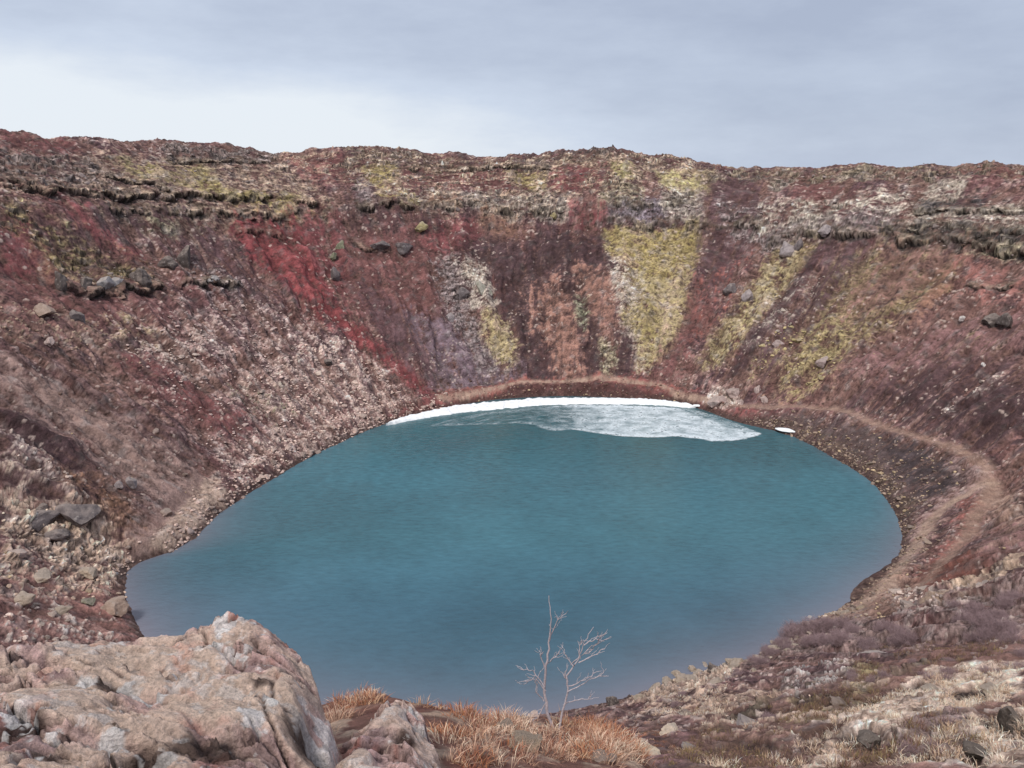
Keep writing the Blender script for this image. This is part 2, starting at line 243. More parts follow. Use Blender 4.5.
 ('pinkpath',0.7,1.5,'s',[(68.3,108.7),(68.4,100.2),(52.9,75.7),(54.7,84.2),(64.9,101.1)]),
 ('maroon3',0.6,2,'s',[(62.7,99.4),(59.5,86),(52.9,75.7),(53.7,83.3)]),
 ('tan',0.6,1.0,'r',[(47.9,77.7),(54,77.4),(49.1,69.8),(42.6,68.7),(41.1,70.8)]),
 ('brownscree',0.85,2,'s',[(45,91.5),(51.5,94.7),(42.1,75.5),(37.1,72.3),(34.5,80.3),(39.8,86.1)]),
 ('pinkpale',0.6,1,'p',[(44.8,85.2),(45.7,77.4),(43.4,69.3),(39.1,72.4)]),
 ('heath',0.8,3,'m',[(30.5,81.2),(35.6,80.4),(38.1,66.9),(32.5,55.2),(29.5,61.9),(27.3,72),(22,67.9)]),
 ('heath',0.7,3,'m',[(42.2,71.2),(47.6,67.6),(33.7,46.6),(34.2,54.2),(37.4,64)]),
 ('palegrey',0.6,1.5,'p',[(40.5,76.2),(45.6,69.8),(41.7,67.1),(37.8,68.2)]),
 ('tanrock',0.8,1.5,'r',[(11,70.9),(18.8,74.5),(23.9,74.2),(19.9,62.5),(15.9,62.5),(11.4,61.9)]),
 ('straw',0.35,2,'m',[(12.8,70.1),(19.8,51.7),(14.4,40.2),(9.1,49.2)]),
 ('maroon3',0.7,2,'s',[(8.6,39.9),(15.8,40.8),(8.8,21.5),(1.4,7.2)]),
 ('brown3',0.95,2,'s',[(1.4,7.2),(13.3,49.2),(20.5,49.8),(32.5,55.2),(36.1,50.2),(12.4,16.4)]),
 ('strawpale',0.97,0.8,'m',[(9,21.2),(18,36.9),(22,41.8),(27.7,46.7),(32.3,44.7),(24.9,34),(20.2,31.3),(15.1,26.8),(9.9,20)]),
 ('strawpale',0.95,1.0,'m',[(15.5,25.5),(22.7,30.8),(12.4,16.4),(10.7,18.8)]),
 ('olive',0.7,1.5,'m',[(18.4,46.1),(22.1,45.7),(26.8,56),(27.6,53),(20.9,40.6),(15.8,35.4),(14.7,37.1)]),
 ('soilblack',0.8,1.5,'s',[(11.2,30.8),(13.7,32.6),(17.1,35.6),(9,21.2),(7.9,22.6)]),
 ('soilblack',0.6,1.5,'s',[(15.6,32.7),(14.4,26.9),(10.6,19),(9.8,20.2)]),
 ('tanrock',0.5,1.0,'p',[(14.8,54.7),(24.2,48.7),(24.9,34),(12.4,16.4),(6.7,24.3)]),
 ('heath',0.8,1.0,'m',[(17.8,31.3),(19.8,30.6),(16,23.5),(11.2,18.2),(10.6,19)]),
 ('soilblack',0.97,0.6,'s',[(14.2,30.3),(15.8,31.4),(15.8,29),(13.2,23.2),(11.6,22.4),(12,25)]),
 ('soilblack',0.95,0.6,'s',[(9.7,35.4),(12.7,35.2),(11.8,29.1),(8.1,22.3),(6.7,24.3)]),
 ('soilblack',0.95,0.6,'s',[(12.7,22.1),(13.6,22.1),(11.3,18),(10.8,18.7)]),
 ('soilblack',0.9,0.5,'s',[(13.9,46.4),(17.3,46.8),(16,42.3),(12.8,41.7)]),
 ('soilblack',0.9,0.6,'s',[(24.5,39.2),(26.6,39.5),(22.6,32.9),(21.3,33.1)]),
 ('soilblack',0.97,0.6,'s',[(19.9,29.6),(21.6,29.3),(15.7,21),(16.1,23.2)]),
 ('soilblack',0.9,0.7,'s',[(15.3,23.7),(14.7,21.1),(11.9,17.1),(11.8,18.3)]),
 ('soilblack',0.8,0.7,'s',[(19.3,48.4),(22.1,45.7),(18.9,39.3),(16.9,40.6)]),
 ('soilblack',0.6,1.0,'s',[(22.6,44.2),(25.9,43.5),(22.5,40.5),(18,36.9)]),
 ('palerock',0.5,1.0,'p',[(23.8,61.3),(26.8,56),(21.8,46.4),(18.4,46.1)]),
 ('tanrock',0.7,1.5,'p',[(-55.6,79.3),(-49.9,93.3),(-46.6,87.2),(-49.9,79.9),(-51.1,72.1)]),
 ('pinkpale',0.5,1.5,'p',[(-51.1,72.1),(-49.4,78.9),(-41.6,75.5),(-46.2,64.3)]),
]
LEDGES = [
 (2.4,1.3,[(-92.8,141.9),(-91,147.4),(-87.3,152.9),(-83.7,160.1),(-78.8,170.2),(-70,185.1),(-61.9,195),(-54.4,201.8),(-47.1,207.4)]),
 (1.2,0.6,[(-87.8,165.3),(-84.4,170),(-79,175.9),(-74,181.7)]),
 (1.0,0.5,[(-79.9,189.5),(-72.1,199.3),(-61.6,212.3)]),
 (2.2,1.4,[(-78.6,136.8),(-76,137.2),(-72.3,144),(-69,151.9),(-68.1,157.9)]),
 (1.2,0.6,[(-80.5,160.8),(-69,181.8),(-49.9,202.9)]),
 (1.6,1.0,[(-65.8,156.4),(-64.7,161.3),(-61.6,166.5),(-57,171.3)]),
 (1.6,0.8,[(-62.8,182.6),(-58.1,189.6),(-52.8,193.8)]),
 (1.8,1.0,[(-41.5,210.9),(-34.3,213.6),(-24.4,218.6)]),
 (1.0,0.6,[(-41.7,203.8),(-35.5,202.9),(-29.6,205.4)]),
 (1.8,0.5,[(-23.2,219.8),(-11.4,223.7),(4.9,224.6),(15.8,222.9)]),
 (2.0,0.6,[(23.7,221),(34.2,218.5),(50.4,217)]),
 (1.2,0.6,[(-30.7,228.3),(-20.1,232.8),(-3.4,238.3),(13.6,235.9)]),
 (1.4,0.4,[(26.6,223),(37.2,221.8),(50.7,222.5)]),
 (2.4,1.0,[(62.4,204.4),(67.7,201.9),(72.7,199.2),(77.8,193.5),(84.2,186.5)]),
 (2.8,1.2,[(84.5,187.5),(89.4,180.5),(95.3,173),(99.1,165),(102.4,157.6)]),
 (1.6,0.8,[(90.3,188.8),(96.7,181.4),(102.9,173.3),(107.1,166.8)]),
 (1.2,0.5,[(84.9,188.5),(93.8,179),(103.9,160.6)]),
 (1.2,0.6,[(-61.2,90.6),(-57.9,92.6),(-53.7,96.3)]),
 (1.0,0.6,[(47.2,216.5),(60.6,212.9),(65.3,206.9)]),
 (1.2,0.6,[(90.7,162.4),(93.5,156.7),(97.4,152.8)]),
 (0.8,0.5,[(9.9,38.4),(14.3,43.5),(20.2,50.7),(23.3,51.5)]),
 (0.8,0.5,[(22.3,44.9),(27.9,48.2),(31.5,49.8)]),
 (0.6,0.4,[(13.5,28.2),(14.9,27.8),(14.3,24)]),
]
TRAILS = [
 ('pinkpath',1.1,[(47.5,164.4),(52.6,160.2),(58.4,156.4),(63.4,151.3),(65.6,144.9),(67.6,137),(70.4,128.6),(71.7,120.3),(70.5,112.2),(67.7,105.9),(63.1,101.1),(60.3,97.3),(54,90.9),(46.9,83.4)]),
 ('tanpath',1.0,[(68.7,108.6),(63.6,107.4),(58.8,104.9),(55.7,100.6),(51.4,95.7),(44,86.6),(37.9,80.6),(33.4,78.7)]),
 ('tanpath',0.8,[(44.8,166.4),(34.1,179),(20.6,182.4),(1.9,181.1),(-15.8,170.2)]),
 ('tan',0.8,[(41.6,71.8),(45.6,72.2),(52.5,75)]),
 ('brown',0.7,[(-48.8,117.9),(-49.1,110.5),(-49,100),(-49.6,92.3)]),
]
STONES = [
 ('boulder',-59.14,93.01,5.87,2.64,'greyboulder','long low purple grey boulder on the left slope, left one of the dark pair',None),
 ('boulder',-56.13,95.86,6.23,3.85,'greyboulder','largest purple grey boulder with shadow beneath, on pale grass of the left slope',None),
 ('boulder',-56.91,92.94,4.10,2.20,'greyboulder','flat purple grey slab under the dark boulder pair on the left slope',None),
 ('boulder',-54.49,104.37,1.71,1.56,'palegreyb','left grey stone of the small pair on the brown scree',None),
 ('boulder',-53.99,106.50,1.74,1.74,'palegreyb','right grey stone of the small pair on the brown scree',None),
 ('boulder',-45.15,81.58,4.44,2.48,'tanboulder','angular tan boulder overhanging a dark hollow beside the left edge of the lake',None),
 ('boulder',-45.54,104.26,1.39,1.23,'palestone','single pale stone at the foot of the rounded scree cone by the water',None),
 ('boulder',-77.22,137.16,2.96,3.55,'darkb','dark block at the left end of the broken ledge on left wall',None),
 ('boulder',-75.08,141.41,3.61,3.21,'darkb','dark squarish block second along the broken ledge on left wall',None),
 ('boulder',-73.76,145.14,4.08,3.06,'paleb','pale faced block in the middle of the broken ledge on left wall',None),
 ('boulder',-72.57,147.93,2.89,2.89,'paleb','small whitish block right of the middle of the broken ledge',None),
 ('boulder',-70.49,153.10,5.49,3.80,'darkb','dark wide block at the right end of the broken ledge',None),
 ('boulder',-69.12,162.25,4.41,4.41,'darkb','dark moss topped boulder left of the pair above the broken ledge',None),
 ('boulder',-67.43,167.33,4.28,4.51,'darkb','dark moss topped boulder right of the pair above the broken ledge',None),
 ('boulder',-61.90,166.92,3.57,2.45,'paleb','pale block in the dark shelf right of the broken ledge',None),
 ('boulder',-75.46,127.67,4.48,2.61,'tanboulder','tan boulder with dark underside on the left maroon slope',None),
 ('boulder',-72.21,131.70,2.84,2.84,'greyboulder','grey cubic boulder right of the tan one on the left maroon slope',None),
 ('boulder',-71.95,122.64,1.98,1.62,'palestone','rounded pale boulder under the tan boulder on left slope',None),
 ('boulder',-42.23,191.10,3.19,3.92,'greyboulder','dark boulder standing at the edge of the bright red scree',None),
 ('boulder',-42.07,199.74,3.06,3.31,'mossb','mossy boulder on the rim of the bright red scree, upper one',None),
 ('boulder',-43.17,196.38,2.26,2.26,'mossb','mossy stone just below the upper boulder beside the red scree',None),
 ('boulder',-33.56,205.03,5.71,2.59,'greyboulder','low grey boulder left of a pair under the centre left ledge',None),
 ('boulder',-27.76,206.84,5.73,3.91,'greyboulder','grey boulder right of a pair under the centre left ledge',None),
 ('boulder',-23.89,214.49,4.30,2.69,'mosspb','yellowish mossy boulder under the centre left cliff band',None),
 ('boulder',-12.28,200.59,4.04,3.54,'greyboulder','rounded grey boulder in the rocky rib of the centre wall',None),
 ('boulder',-7.32,201.86,5.08,5.59,'lichenb','large lichen covered block in the rocky rib of the centre wall',None),
 ('boulder',-15.26,192.28,2.92,2.92,'palegreyb','pale grey stone low on the rocky rib of the centre wall',None),
 ('boulder',11.42,222.87,2.78,2.22,'mosspb','small yellow mossy block hanging under the middle cliff band',None),
 ('boulder',-38.72,164.65,2.16,1.51,'darkb','lone dark stone on the maroon slope above the rubble',None),
 ('boulder',53.52,196.61,4.09,3.33,'greyboulder','grey boulder left of the pair on the purple slope right of the moss',None),
 ('boulder',56.85,191.80,4.02,3.77,'palegreyb','grey boulder right of the pair on the purple slope right of the moss',None),
 ('boulder',52.40,165.20,2.00,2.00,'palestone','upper pale round boulder of the two above the far right shore',None),
 ('boulder',52.94,162.39,2.42,2.20,'palestone','lower pale round boulder of the two above the far right shore',None),
 ('boulder',44.13,167.15,5.80,3.13,'palestone','pale broken boulder at the far shore right of the snow strip',None),
 ('boulder',48.07,168.56,4.51,2.71,'palestone','pale pinkish boulder behind the broken one on the far shore',None),
 ('boulder',48.88,164.82,2.00,1.33,'palestone','small pale rock right of the broken boulders on the far shore',None),
 ('boulder',58.77,173.94,3.26,2.33,'pinkb','pink grey boulder left edge of the pale rubble on the right wall',None),
 ('boulder',64.81,163.62,3.59,2.24,'pinkb','pink grey boulder in the pale rubble on the right wall',None),
 ('boulder',89.22,148.01,4.79,3.26,'darkb','dark craggy block alone on the right wall',None),
 ('boulder',90.43,145.05,3.87,3.44,'darkb','dark craggy block beside its twin on the right wall',None),
 ('boulder',87.00,153.45,1.33,1.11,'whiteb','tiny bright stone left of the craggy blocks on the right wall',None),
 ('boulder',83.37,138.41,1.03,0.82,'whiteb','tiny white stone on the right purple slope',None),
 ('boulder',70.13,197.81,3.14,4.19,'greyboulder','leaning grey block on the cliff step of the right wall',None),
 ('boulder',67.27,199.17,4.73,3.68,'palegreyb','pale block at the lower left end of the right wall cliff',None),
 ('boulder',75.61,196.58,4.20,3.15,'palegreyb','pale flat block in the shadowed right wall cliff',None),
 ('boulder',34.52,83.38,0.90,0.90,'whiteb','small whitish stone at the waterline of the near right shore',None),
 ('boulder',28.75,56.78,2.95,0.83,'palegreyb','flat pale grey slab among the heath on the near right slope',None),
 ('shore_rock',9.30,64.03,1.70,1.10,'darkb','leftmost dark sided stone of the near right shore rocks, by the sapling',None),
 ('shore_rock',11.81,64.28,1.40,0.90,'tanrockb','low tan rock between the leftmost stone and the shore pile',None),
 ('shore_rock',14.00,68.46,1.49,1.17,'tanrockb','tan rock at the lower left end of the near right shore pile',None),
 ('shore_rock',15.58,70.87,1.43,1.10,'tanrockb','squarish tan rock third from the left in the near right shore pile',None),
 ('shore_rock',17.04,72.10,1.78,1.22,'tanrockb','rounded tan rock left of the middle of the near right shore pile',None),
 ('shore_rock',17.34,68.30,1.38,0.95,'tanrockb','small tan rock in front of the near right shore pile',None),
 ('shore_rock',18.82,73.19,1.47,1.13,'tanrockb','tan rock behind the middle of the near right shore pile',None),
 ('shore_rock',20.21,74.21,1.49,1.03,'tanrockb','pointed tan rock at the back of the near right shore pile',None),
 ('shore_rock',20.23,71.18,1.88,1.43,'darkb','dark grey rock in the middle of the near right shore pile',None),
 ('shore_rock',18.27,62.75,1.77,0.88,'tanrockb','flat tan slab at the front of the near right shore pile',None),
 ('shore_rock',22.84,71.94,2.23,1.68,'tanrockb','largest tan block at the right end of the near right shore pile',None),
 ('shore_rock',22.97,75.51,1.40,0.82,'tanrockb','narrow tan rock on top right of the near right shore pile',None),
 ('shore_rock',26.40,74.17,1.27,0.81,'tanrockb','tan rock on the shore just right of the pile',None),
 ('shore_rock',27.90,75.54,1.53,1.17,'tanrockb','pale blocky rock farther right along the near right shore',None),
 ('shore_rock',21.95,63.80,0.90,0.60,'tanrockb','small tan stone behind the largest shore block',None),
 ('lava_rock',13.27,25.69,1.15,0.58,'blackb','dark mossy lava lump on the straw grass, lower one left of the purple twigs',None),
 ('lava_rock',17.96,25.00,1.36,0.90,'blackb','largest dark lava lump at the right edge among the straw grass',None),
 ('lava_rock',13.09,19.41,0.78,0.42,'blackb','dark lava lump by the bottom edge right of the purple twigs',None),
 ('lava_rock',18.96,40.43,1.74,0.60,'brownb','low brown lump with olive growth above the straw bank',None),
 ('lava_rock',11.81,47.56,1.82,0.61,'brownb','brown hummock below the near shore rocks',None),
 ('lava_rock',13.38,39.64,1.55,0.52,'palegreyb','flat grey stone below the near shore rocks',None),
 ('lava_rock',14.72,25.73,0.67,0.31,'tanrockb','small tan stone in the middle of the straw bank',None),
 ('lava_rock',24.10,40.32,1.37,0.41,'tanrockb','thin tan stone crossing the top of the straw bank',None),
 ('lava_rock',24.91,36.43,1.28,0.51,'tanrockb','tan lichened stone near the right edge above the largest dark lump',None),
 ('shore_rock',-50.53,74.47,3.22,1.49,'tanrockb','tan rock on the red ground at the left edge above the outcrop',None),
 ('shore_rock',-47.70,76.22,2.50,1.13,'tanrockb','tan rock on the red ground left of the angular boulder',None),
 ('shore_rock',-47.90,81.46,2.10,1.05,'mossb','mossy stone touching the angular boulder on its left',None),
 ('shore_rock',-53.12,81.91,4.00,1.60,'tanrockb','long tan slab between the red ground and the dark boulder pair',None),
 ('shore_rock',-51.36,88.67,3.37,1.69,'tanrockb','tan slab nearest the water below the dark boulder pair',None),
 ('shore_rock',-56.29,82.94,3.25,1.49,'palestone','pale slab at the left edge below the dark boulder pair',None),
]
SNOWBANK = [(-25.61,155.82,0.5),(-23.22,159.21,1),(-17.46,163.82,1.8),(-11.33,167.92,2.6),(-2.65,170.64,2.6),(6.28,173.43,2.6),(13.05,173.83,2.3),(19.79,173.83,2.3),(28.73,173.43,2.1),(35.16,171.82,1.6),(40.25,168.69,0.8)]
ICE = [(-17.82,155.16),(-12.96,160.6),(-4.73,165.66),(3.94,168.69),(12.85,171.03),(23.93,171.03),(34.71,169.46),(40.61,166.41),(44.7,161.31),(47.36,155.82),(49.27,150.67),(47.17,148.21),(42.8,146.41),(38.25,145.82),(35.97,147.61),(32.73,148.82),(27.76,148.21),(22.02,148.82),(17.34,150.67),(12.61,153.21),(7.18,152.56),(3.28,157.16),(-6.53,156.49)]
FLOES = [(54.2,151.3,2.6),(40.55,169.08,1.2)]
OUT_A = [(-3.367,4.19,-2.666),(-3.009,4.184,-2.661),(-2.791,4.405,-2.76),(-2.588,4.6,-2.853),(-2.414,4.767,-2.942),(-2.243,4.834,-2.968),(-2.101,4.914,-2.941),(-1.888,4.904,-2.896),(-1.655,4.883,-2.869),(-1.504,4.749,-2.872),(-1.351,4.535,-2.899),(-1.222,4.305,-2.932),(-1.087,4.085,-2.942),(-1.011,3.924,-2.93),(-2.557,3.492,-2.503),(-2.403,3.731,-2.613),(-2.254,4.171,-2.787),(-1.843,4.176,-2.79),(-1.613,4.376,-2.819),(-1.265,3.962,-2.775),(-1.379,3.665,-2.688),(-1.74,3.651,-2.677),(-1.973,3.324,-2.493),(-2.058,2.882,-2.258),(-2.65,3.227,-2.367),(-2.051,2.434,-2.075),(-1.794,2.38,-2.02),(-1.707,2.692,-2.248),(-1.618,3.068,-2.456),(-1.313,3.196,-2.559),(-1.116,3.458,-2.739),(-1.008,3.66,-2.855),(-1.351,1.737,-1.731),(-1.216,1.943,-1.936),(-1.098,2.343,-2.206),(-0.866,2.743,-2.483)]
OUT_A_EDGE = [(-3.407,4.167),(-3.009,4.184),(-2.791,4.405),(-2.588,4.6),(-2.414,4.767),(-2.243,4.834),(-2.101,4.914),(-1.888,4.904),(-1.655,4.883),(-1.504,4.749),(-1.351,4.535),(-1.222,4.305),(-1.087,4.085),(-1.011,3.924),(-1.008,3.66),(-1.041,3.363),(-0.943,2.729),(-0.982,2.064),(-1.375,1.549)]
OUT_B = [(-0.815,5.101,-3.607),(-0.953,4.964,-3.591),(-0.666,4.946,-3.594),(-1.019,4.56,-3.436),(-0.735,4.544,-3.446),(-0.546,4.495,-3.462),(-1.045,3.993,-3.163),(-0.771,4.008,-3.222),(-0.533,4.06,-3.285),(-0.422,4.005,-3.289),(-1.065,3.411,-2.896),(-0.82,3.43,-2.954),(-0.584,3.534,-3.043),(-0.343,3.628,-3.124),(-0.872,2.718,-2.658),(-0.274,2.925,-2.86)]
OUT_B_EDGE = [(-0.815,5.101),(-0.953,4.971),(-1.02,4.568),(-1.046,3.999),(-1.066,3.42),(-1.043,3.016),(-0.841,2.601),(-0.244,2.802),(-0.332,3.628),(-0.422,4.012),(-0.534,4.496),(-0.667,4.953)]
PITS_A = [(-1.1,3.62,0.16,0.22),(-1.384,3.878,0.1,0.1),(-1.353,3.241,0.14,0.1),(-1.556,2.941,0.16,0.1),(-2.167,3.051,0.14,0.1),(-1.513,4.348,0.07,0.06),(-1.904,2.735,0.12,0.1),(-1.5,3.151,0.1,0.08),(-2.124,3.707,0.12,0.05)]
SNOW_A = [(-1.846,4.012,0.08),(-1.895,3.65,0.09),(-2.077,3.764,0.08),(-1.198,4.06,0.06),(-1.27,3.682,0.06),(-1.326,3.501,0.08),(-1.799,3.062,0.09),(-2.249,3.649,0.08),(-1.796,4.37,0.07),(-1.84,4.578,0.08)]
PITS_B = [(-0.654,4.202,0.1,0.1),(-0.761,4.022,0.05,0.08),(-0.92,3.43,0.12,0.1)]
SNOW_B = [(-0.683,4.549,0.07),(-0.445,4.066,0.06),(-0.887,4.867,0.05)]
PANS_A = [(-2.026,4.066,0.42),(-1.556,3.638,0.34),(-1.295,3.727,0.22),(-2.225,3.43,0.25),(-2.355,4.148,0.3)]
PANS_B = [(-0.873,3.732,0.16),(-0.809,4.683,0.1)]
NEARSTONES = [(6.40,34.19,2.224,1.223,(204, 176, 156),'pale tan slab on the lip right of the sapling'),(0.78,6.00,0.294,0.137,(190, 162, 146),'low pinkish stone at the bottom edge under the sapling'),(9.15,40.38,1.429,0.715,(198, 174, 156),'small pale stone at the right end of the rusty grass'),(0.14,5.93,0.325,0.248,(196, 168, 146),'pale tan stone in the red cinders left of the sapling base'),(1.98,62.41,1.270,1.075,(176, 158, 150),'small pale stone between the grass tuft and the sapling'),(-0.07,6.52,0.227,0.124,(186, 160, 142),'tan stone at the right foot of the red grass tuft'),(-0.21,5.17,0.252,0.135,(150, 112, 96),'reddish flat stone at the bottom edge under the red grass tuft'),(9.04,35.20,0.803,0.459,(120, 112, 116),'small grey stone on the straw grass right of the sapling'),]
SAPLING = (0.465, 7.124)
SAPLING_SCALE = 0.01128
STALK = (-5.079, 73.923)
SHRUBS = [(15.99,27.27,0.35),(15.75,26.47,0.29),(14.42,25.14,0.32),(17.67,30.18,0.23),(16.73,26.33,0.31),(28.89,41.64,0.41),(24.02,48.94,0.57),(29.73,47.86,0.39),(23.07,47.74,0.44),(26.1,43.87,0.51),(30.02,42.52,0.57),(29.26,43.3,0.43),(26.62,45.52,0.4),(27,49.15,0.65),(28.62,50.24,0.48),(27.52,44.22,0.67),(23.75,45.93,0.66),(26.5,42.78,0.5),(24.16,45.67,0.52),(29.82,48.35,0.54),(23.32,47.44,0.58),(32.7,45.4,0.57),(29.54,43.73,0.55),(24.99,51.54,0.57),(24.2,49.81,0.67),(29.34,40.63,0.54),(30.86,42.59,0.52),(18.22,46.8,0.35),(15.9,42.54,0.36),(15.65,40.92,0.35),(14.46,43.25,0.36),(15.08,40.79,0.41),(14.69,40.8,0.35),(14.2,42.43,0.36),(15.53,42.14,0.45),(35.18,67.76,1.05),(30.38,72.19,1.29),(33.43,79.32,1.49),(31.98,69.18,1.03),(31.86,80.63,1.48),(30.8,69.53,1.57),(31.16,67.2,1.49),(32.34,79.17,1.5),(31.89,63.07,0.92),(34.41,74.29,1.36),(31.12,77.86,1.53),(30.22,72.88,0.95),(36.21,67.2,1.1),(30.66,70.98,1.1),(32.28,64.1,1.29),(34.33,77.66,1.21),(30.8,70.88,1.25),(32.88,76.73,1.47),(33.27,72.74,0.91),(30.71,67.01,0.95),(30.7,72.99,1),(33.73,62.34,1),(34.4,72.14,0.96),(33.87,76.68,1.61),(30.55,78.41,1.52),(30.7,70.8,0.97),(28.92,74.86,1.27),(35.92,69.01,1.14),(31.49,72.31,1.13),(33.82,70.68,1.16),(34.31,61.17,1.37),(33.74,76.35,1.33),(34.79,63.84,1.17),(35.18,66.53,1.05),(37.18,55.94,1.01),(40.38,65.55,0.98),(36.54,54.43,1.02),(36.03,55.85,0.82),(40.37,60.37,1.07),(39.32,61.42,1.36),(40.57,59.85,1.02),(40.14,59.25,1.22),(38.72,61.87,0.87),(40.13,62.18,1.19),(35.1,49.71,1.23),(42.4,61.82,1.18),(38.11,54.9,1.08),(36.78,52.18,1.06),(37.14,54.77,1.16),(43.96,63.72,1.31),(38.02,54.47,0.86),(34.81,49.64,0.83),(36.32,54.32,1.22),(37.14,56.31,1.32),(44.73,63.92,1.08),(38.54,60.65,1.04),(42.66,61.82,1.2),(41.68,67.82,0.88),(36.88,54.86,0.93),(40.73,63.54,0.89),(27.73,76.21,1.11),(24.42,71.51,0.86),(28.59,73.56,0.74),(27.43,73.67,0.75),(29.07,77.35,0.99),(26.88,73.56,0.96),(26.71,73.65,1.1),(24.27,68.75,1.05),(12.8,54.51,0.54),(14.89,60.08,0.35),(14.63,59.62,0.44),(12.4,57.84,0.47),(14.61,60.09,0.48),(12.61,60.21,0.41),(14.16,24.31,0.28),(12.57,21.57,0.37),(16.44,26.42,0.37),(13.68,22.19,0.28),(16.72,26.65,0.42),(14.5,23.58,0.37),(14.24,25.93,0.27),(12.9,22.26,0.42),(14.28,23.19,0.27),(19.33,62.28,0.66),(20.49,64.33,0.54),(21.09,65.95,0.51),(20.71,63.99,0.55)]
GR_RED = [(7.54,44.8,0.2,2),(8.67,41.55,0.2,2),(6.21,43.63,0.2,2),(6.58,37.62,0.2,2),(1,6.82,0.2,2),(0.81,7.45,0.2,2),(5.38,50.51,0.2,2),(7.82,37.02,0.2,2),(5.77,48.32,0.2,2),(1.1,7.05,0.2,2),(7.94,36.64,0.2,2),(8.3,45.74,0.2,2),(7.06,46.43,0.2,2),(6.92,40.14,0.2,2),(5.75,47.05,0.2,2),(7.02,39.82,0.2,2),(8.4,42.82,0.2,2),(8.79,39.42,0.2,2),(6.96,37.84,0.2,2),(7.78,40.38,0.2,2),(7.13,41.59,0.2,2),(0.86,7.1,0.2,2),(7.81,41.07,0.2,2),(8.12,38.13,0.2,2),(6.33,49.98,0.2,2),(0.95,6.74,0.2,2),(8.89,45.14,0.2,2),(8.49,38.07,0.2,2),(8.54,36.51,0.2,2),(8.56,41.88,0.2,2),(8.92,39.98,0.2,2),(8.28,39.95,0.2,2),(5.59,51.86,0.2,2),(0.78,7.54,0.2,2),(0.95,7.47,0.25,3),(7.41,42.54,0.25,3),(6.27,41.69,0.25,3),(6.34,45.39,0.25,3),(8,44.66,0.25,3),(7.99,45.47,0.25,3),(6.4,43.91,0.25,3),(8.05,48.89,0.25,3),(5.94,52.54,0.25,3),(8.95,49.55,0.25,3),(7.67,50.19,0.25,3),(6.84,52.23,0.25,3),(7.56,51.1,0.25,3),(6.33,54.95,0.25,3),(0.96,7.47,0.25,3),(6.73,57.13,0.25,3),(6.97,45.82,0.25,3),(6.85,46.23,0.25,3),(7.12,54.05,0.25,3),(7.82,50.79,0.25,3),(-1.53,6.8,0.1,2),(-17.82,70.24,0.1,2),(-1.5,6.89,0.1,2),(-1.74,7.05,0.1,2),(-1.77,7.36,0.1,2),(-18.1,69.74,0.1,2),(-1.48,7.26,0.1,2),(-1.58,6.47,0.1,2),(0.47,6.09,0.12,2),(0.55,5.92,0.12,2),(0.72,6.01,0.12,2),(0.77,6.17,0.12,2),(0.61,6.29,0.12,2),(0.75,6.18,0.12,2),(-6.54,72.67,0.15,2),(-2.12,66.14,0.15,2),(-2.29,69.14,0.15,2),(-4.5,72.81,0.15,2),(-0.42,6.45,0.15,2),(-0.27,6.42,0.15,2),(-0.83,68.14,0.15,2),(-0.06,7.03,0.15,2),(-5.7,69.57,0.15,2),(-8.02,69.2,0.15,2),(-6.98,74.65,0.15,2),(-0.64,6.64,0.15,2),(-0.45,6.36,0.15,2),(-0.31,6.56,0.15,2),(-4.02,72.23,0.15,2),(-7.54,74.17,0.15,2),(-0.78,6.81,0.15,2),(-3,65.74,0.15,2),(-0.18,6.58,0.15,2),(-0.54,6.63,0.15,2),(-4.94,73.49,0.15,2),(-1.13,66.19,0.15,2),(-3.78,68.18,0.15,2),(-5.47,67.98,0.15,2),(-2.06,68.62,0.15,2),(-2.74,66.2,0.15,2),(-6.81,69.92,0.15,2),(-5.11,74,0.15,2),(-7.02,72.72,0.15,2),(-0.03,7.07,0.15,2),(-3.84,68.8,0.15,2),(-0.02,6.68,0.15,2),(-0.15,67.55,0.15,2),(-1.72,68.81,0.15,2),(-7.44,73.84,0.15,2),(-2.23,70.47,0.15,2),(-0.39,6.78,0.15,2),(-6.15,68.73,0.15,2),(-7.89,70.7,0.15,2),(-5.3,74.08,0.15,2),(6.06,45.64,0.2,3),(0.86,6.85,0.2,3),(1.06,6.89,0.2,3),(0.84,6.85,0.2,3),(6.46,31.97,0.2,3),(0.9,7.31,0.2,3),(0.67,6.62,0.2,3),(6.86,44.5,0.2,3),(0.66,7.22,0.2,3),(6.99,37.68,0.2,3),(1.02,7.2,0.2,3),(0.68,7.01,0.2,3),(1.02,7.37,0.2,3),(1.13,6.77,0.2,3),(6.53,31.81,0.2,3),(0.88,7.53,0.2,3),(1.25,6.77,0.2,3),(6.58,42.05,0.2,3),(6.79,35.42,0.2,3),(0.95,6.83,0.2,3),(0.78,7.33,0.2,3),(1.13,7.21,0.2,3),(0.9,6.88,0.2,3),(7.17,37.75,0.2,3),(0.85,6.72,0.2,3),(1.11,6.95,0.2,3),(6.28,42.38,0.2,3),(0.91,6.79,0.2,3),(7.28,43.24,0.2,3),(0.91,7.26,0.2,3),(6.07,28.81,0.2,3),(0.88,7.01,0.2,3),(0.91,7.56,0.2,3),(0.68,7.18,0.2,3),(-1.45,6.91,0.12,2),(-1.59,7.5,0.12,2),(-1.6,6.87,0.12,2),(-1.4,6.97,0.12,2),(-14.26,72.87,0.12,2),(-1.6,6.96,0.12,2),(-0.12,5.67,0.15,2),(-0.41,5.81,0.15,2),(-0.35,4.93,0.15,2),(-0.46,5.72,0.15,2),(-0.52,5.68,0.15,2),(-0.37,4.98,0.15,2),(-0.55,5.6,0.15,2),(-0.12,5.16,0.15,2),(-0.12,6.02,0.15,2),(-0.37,4.94,0.15,2)]
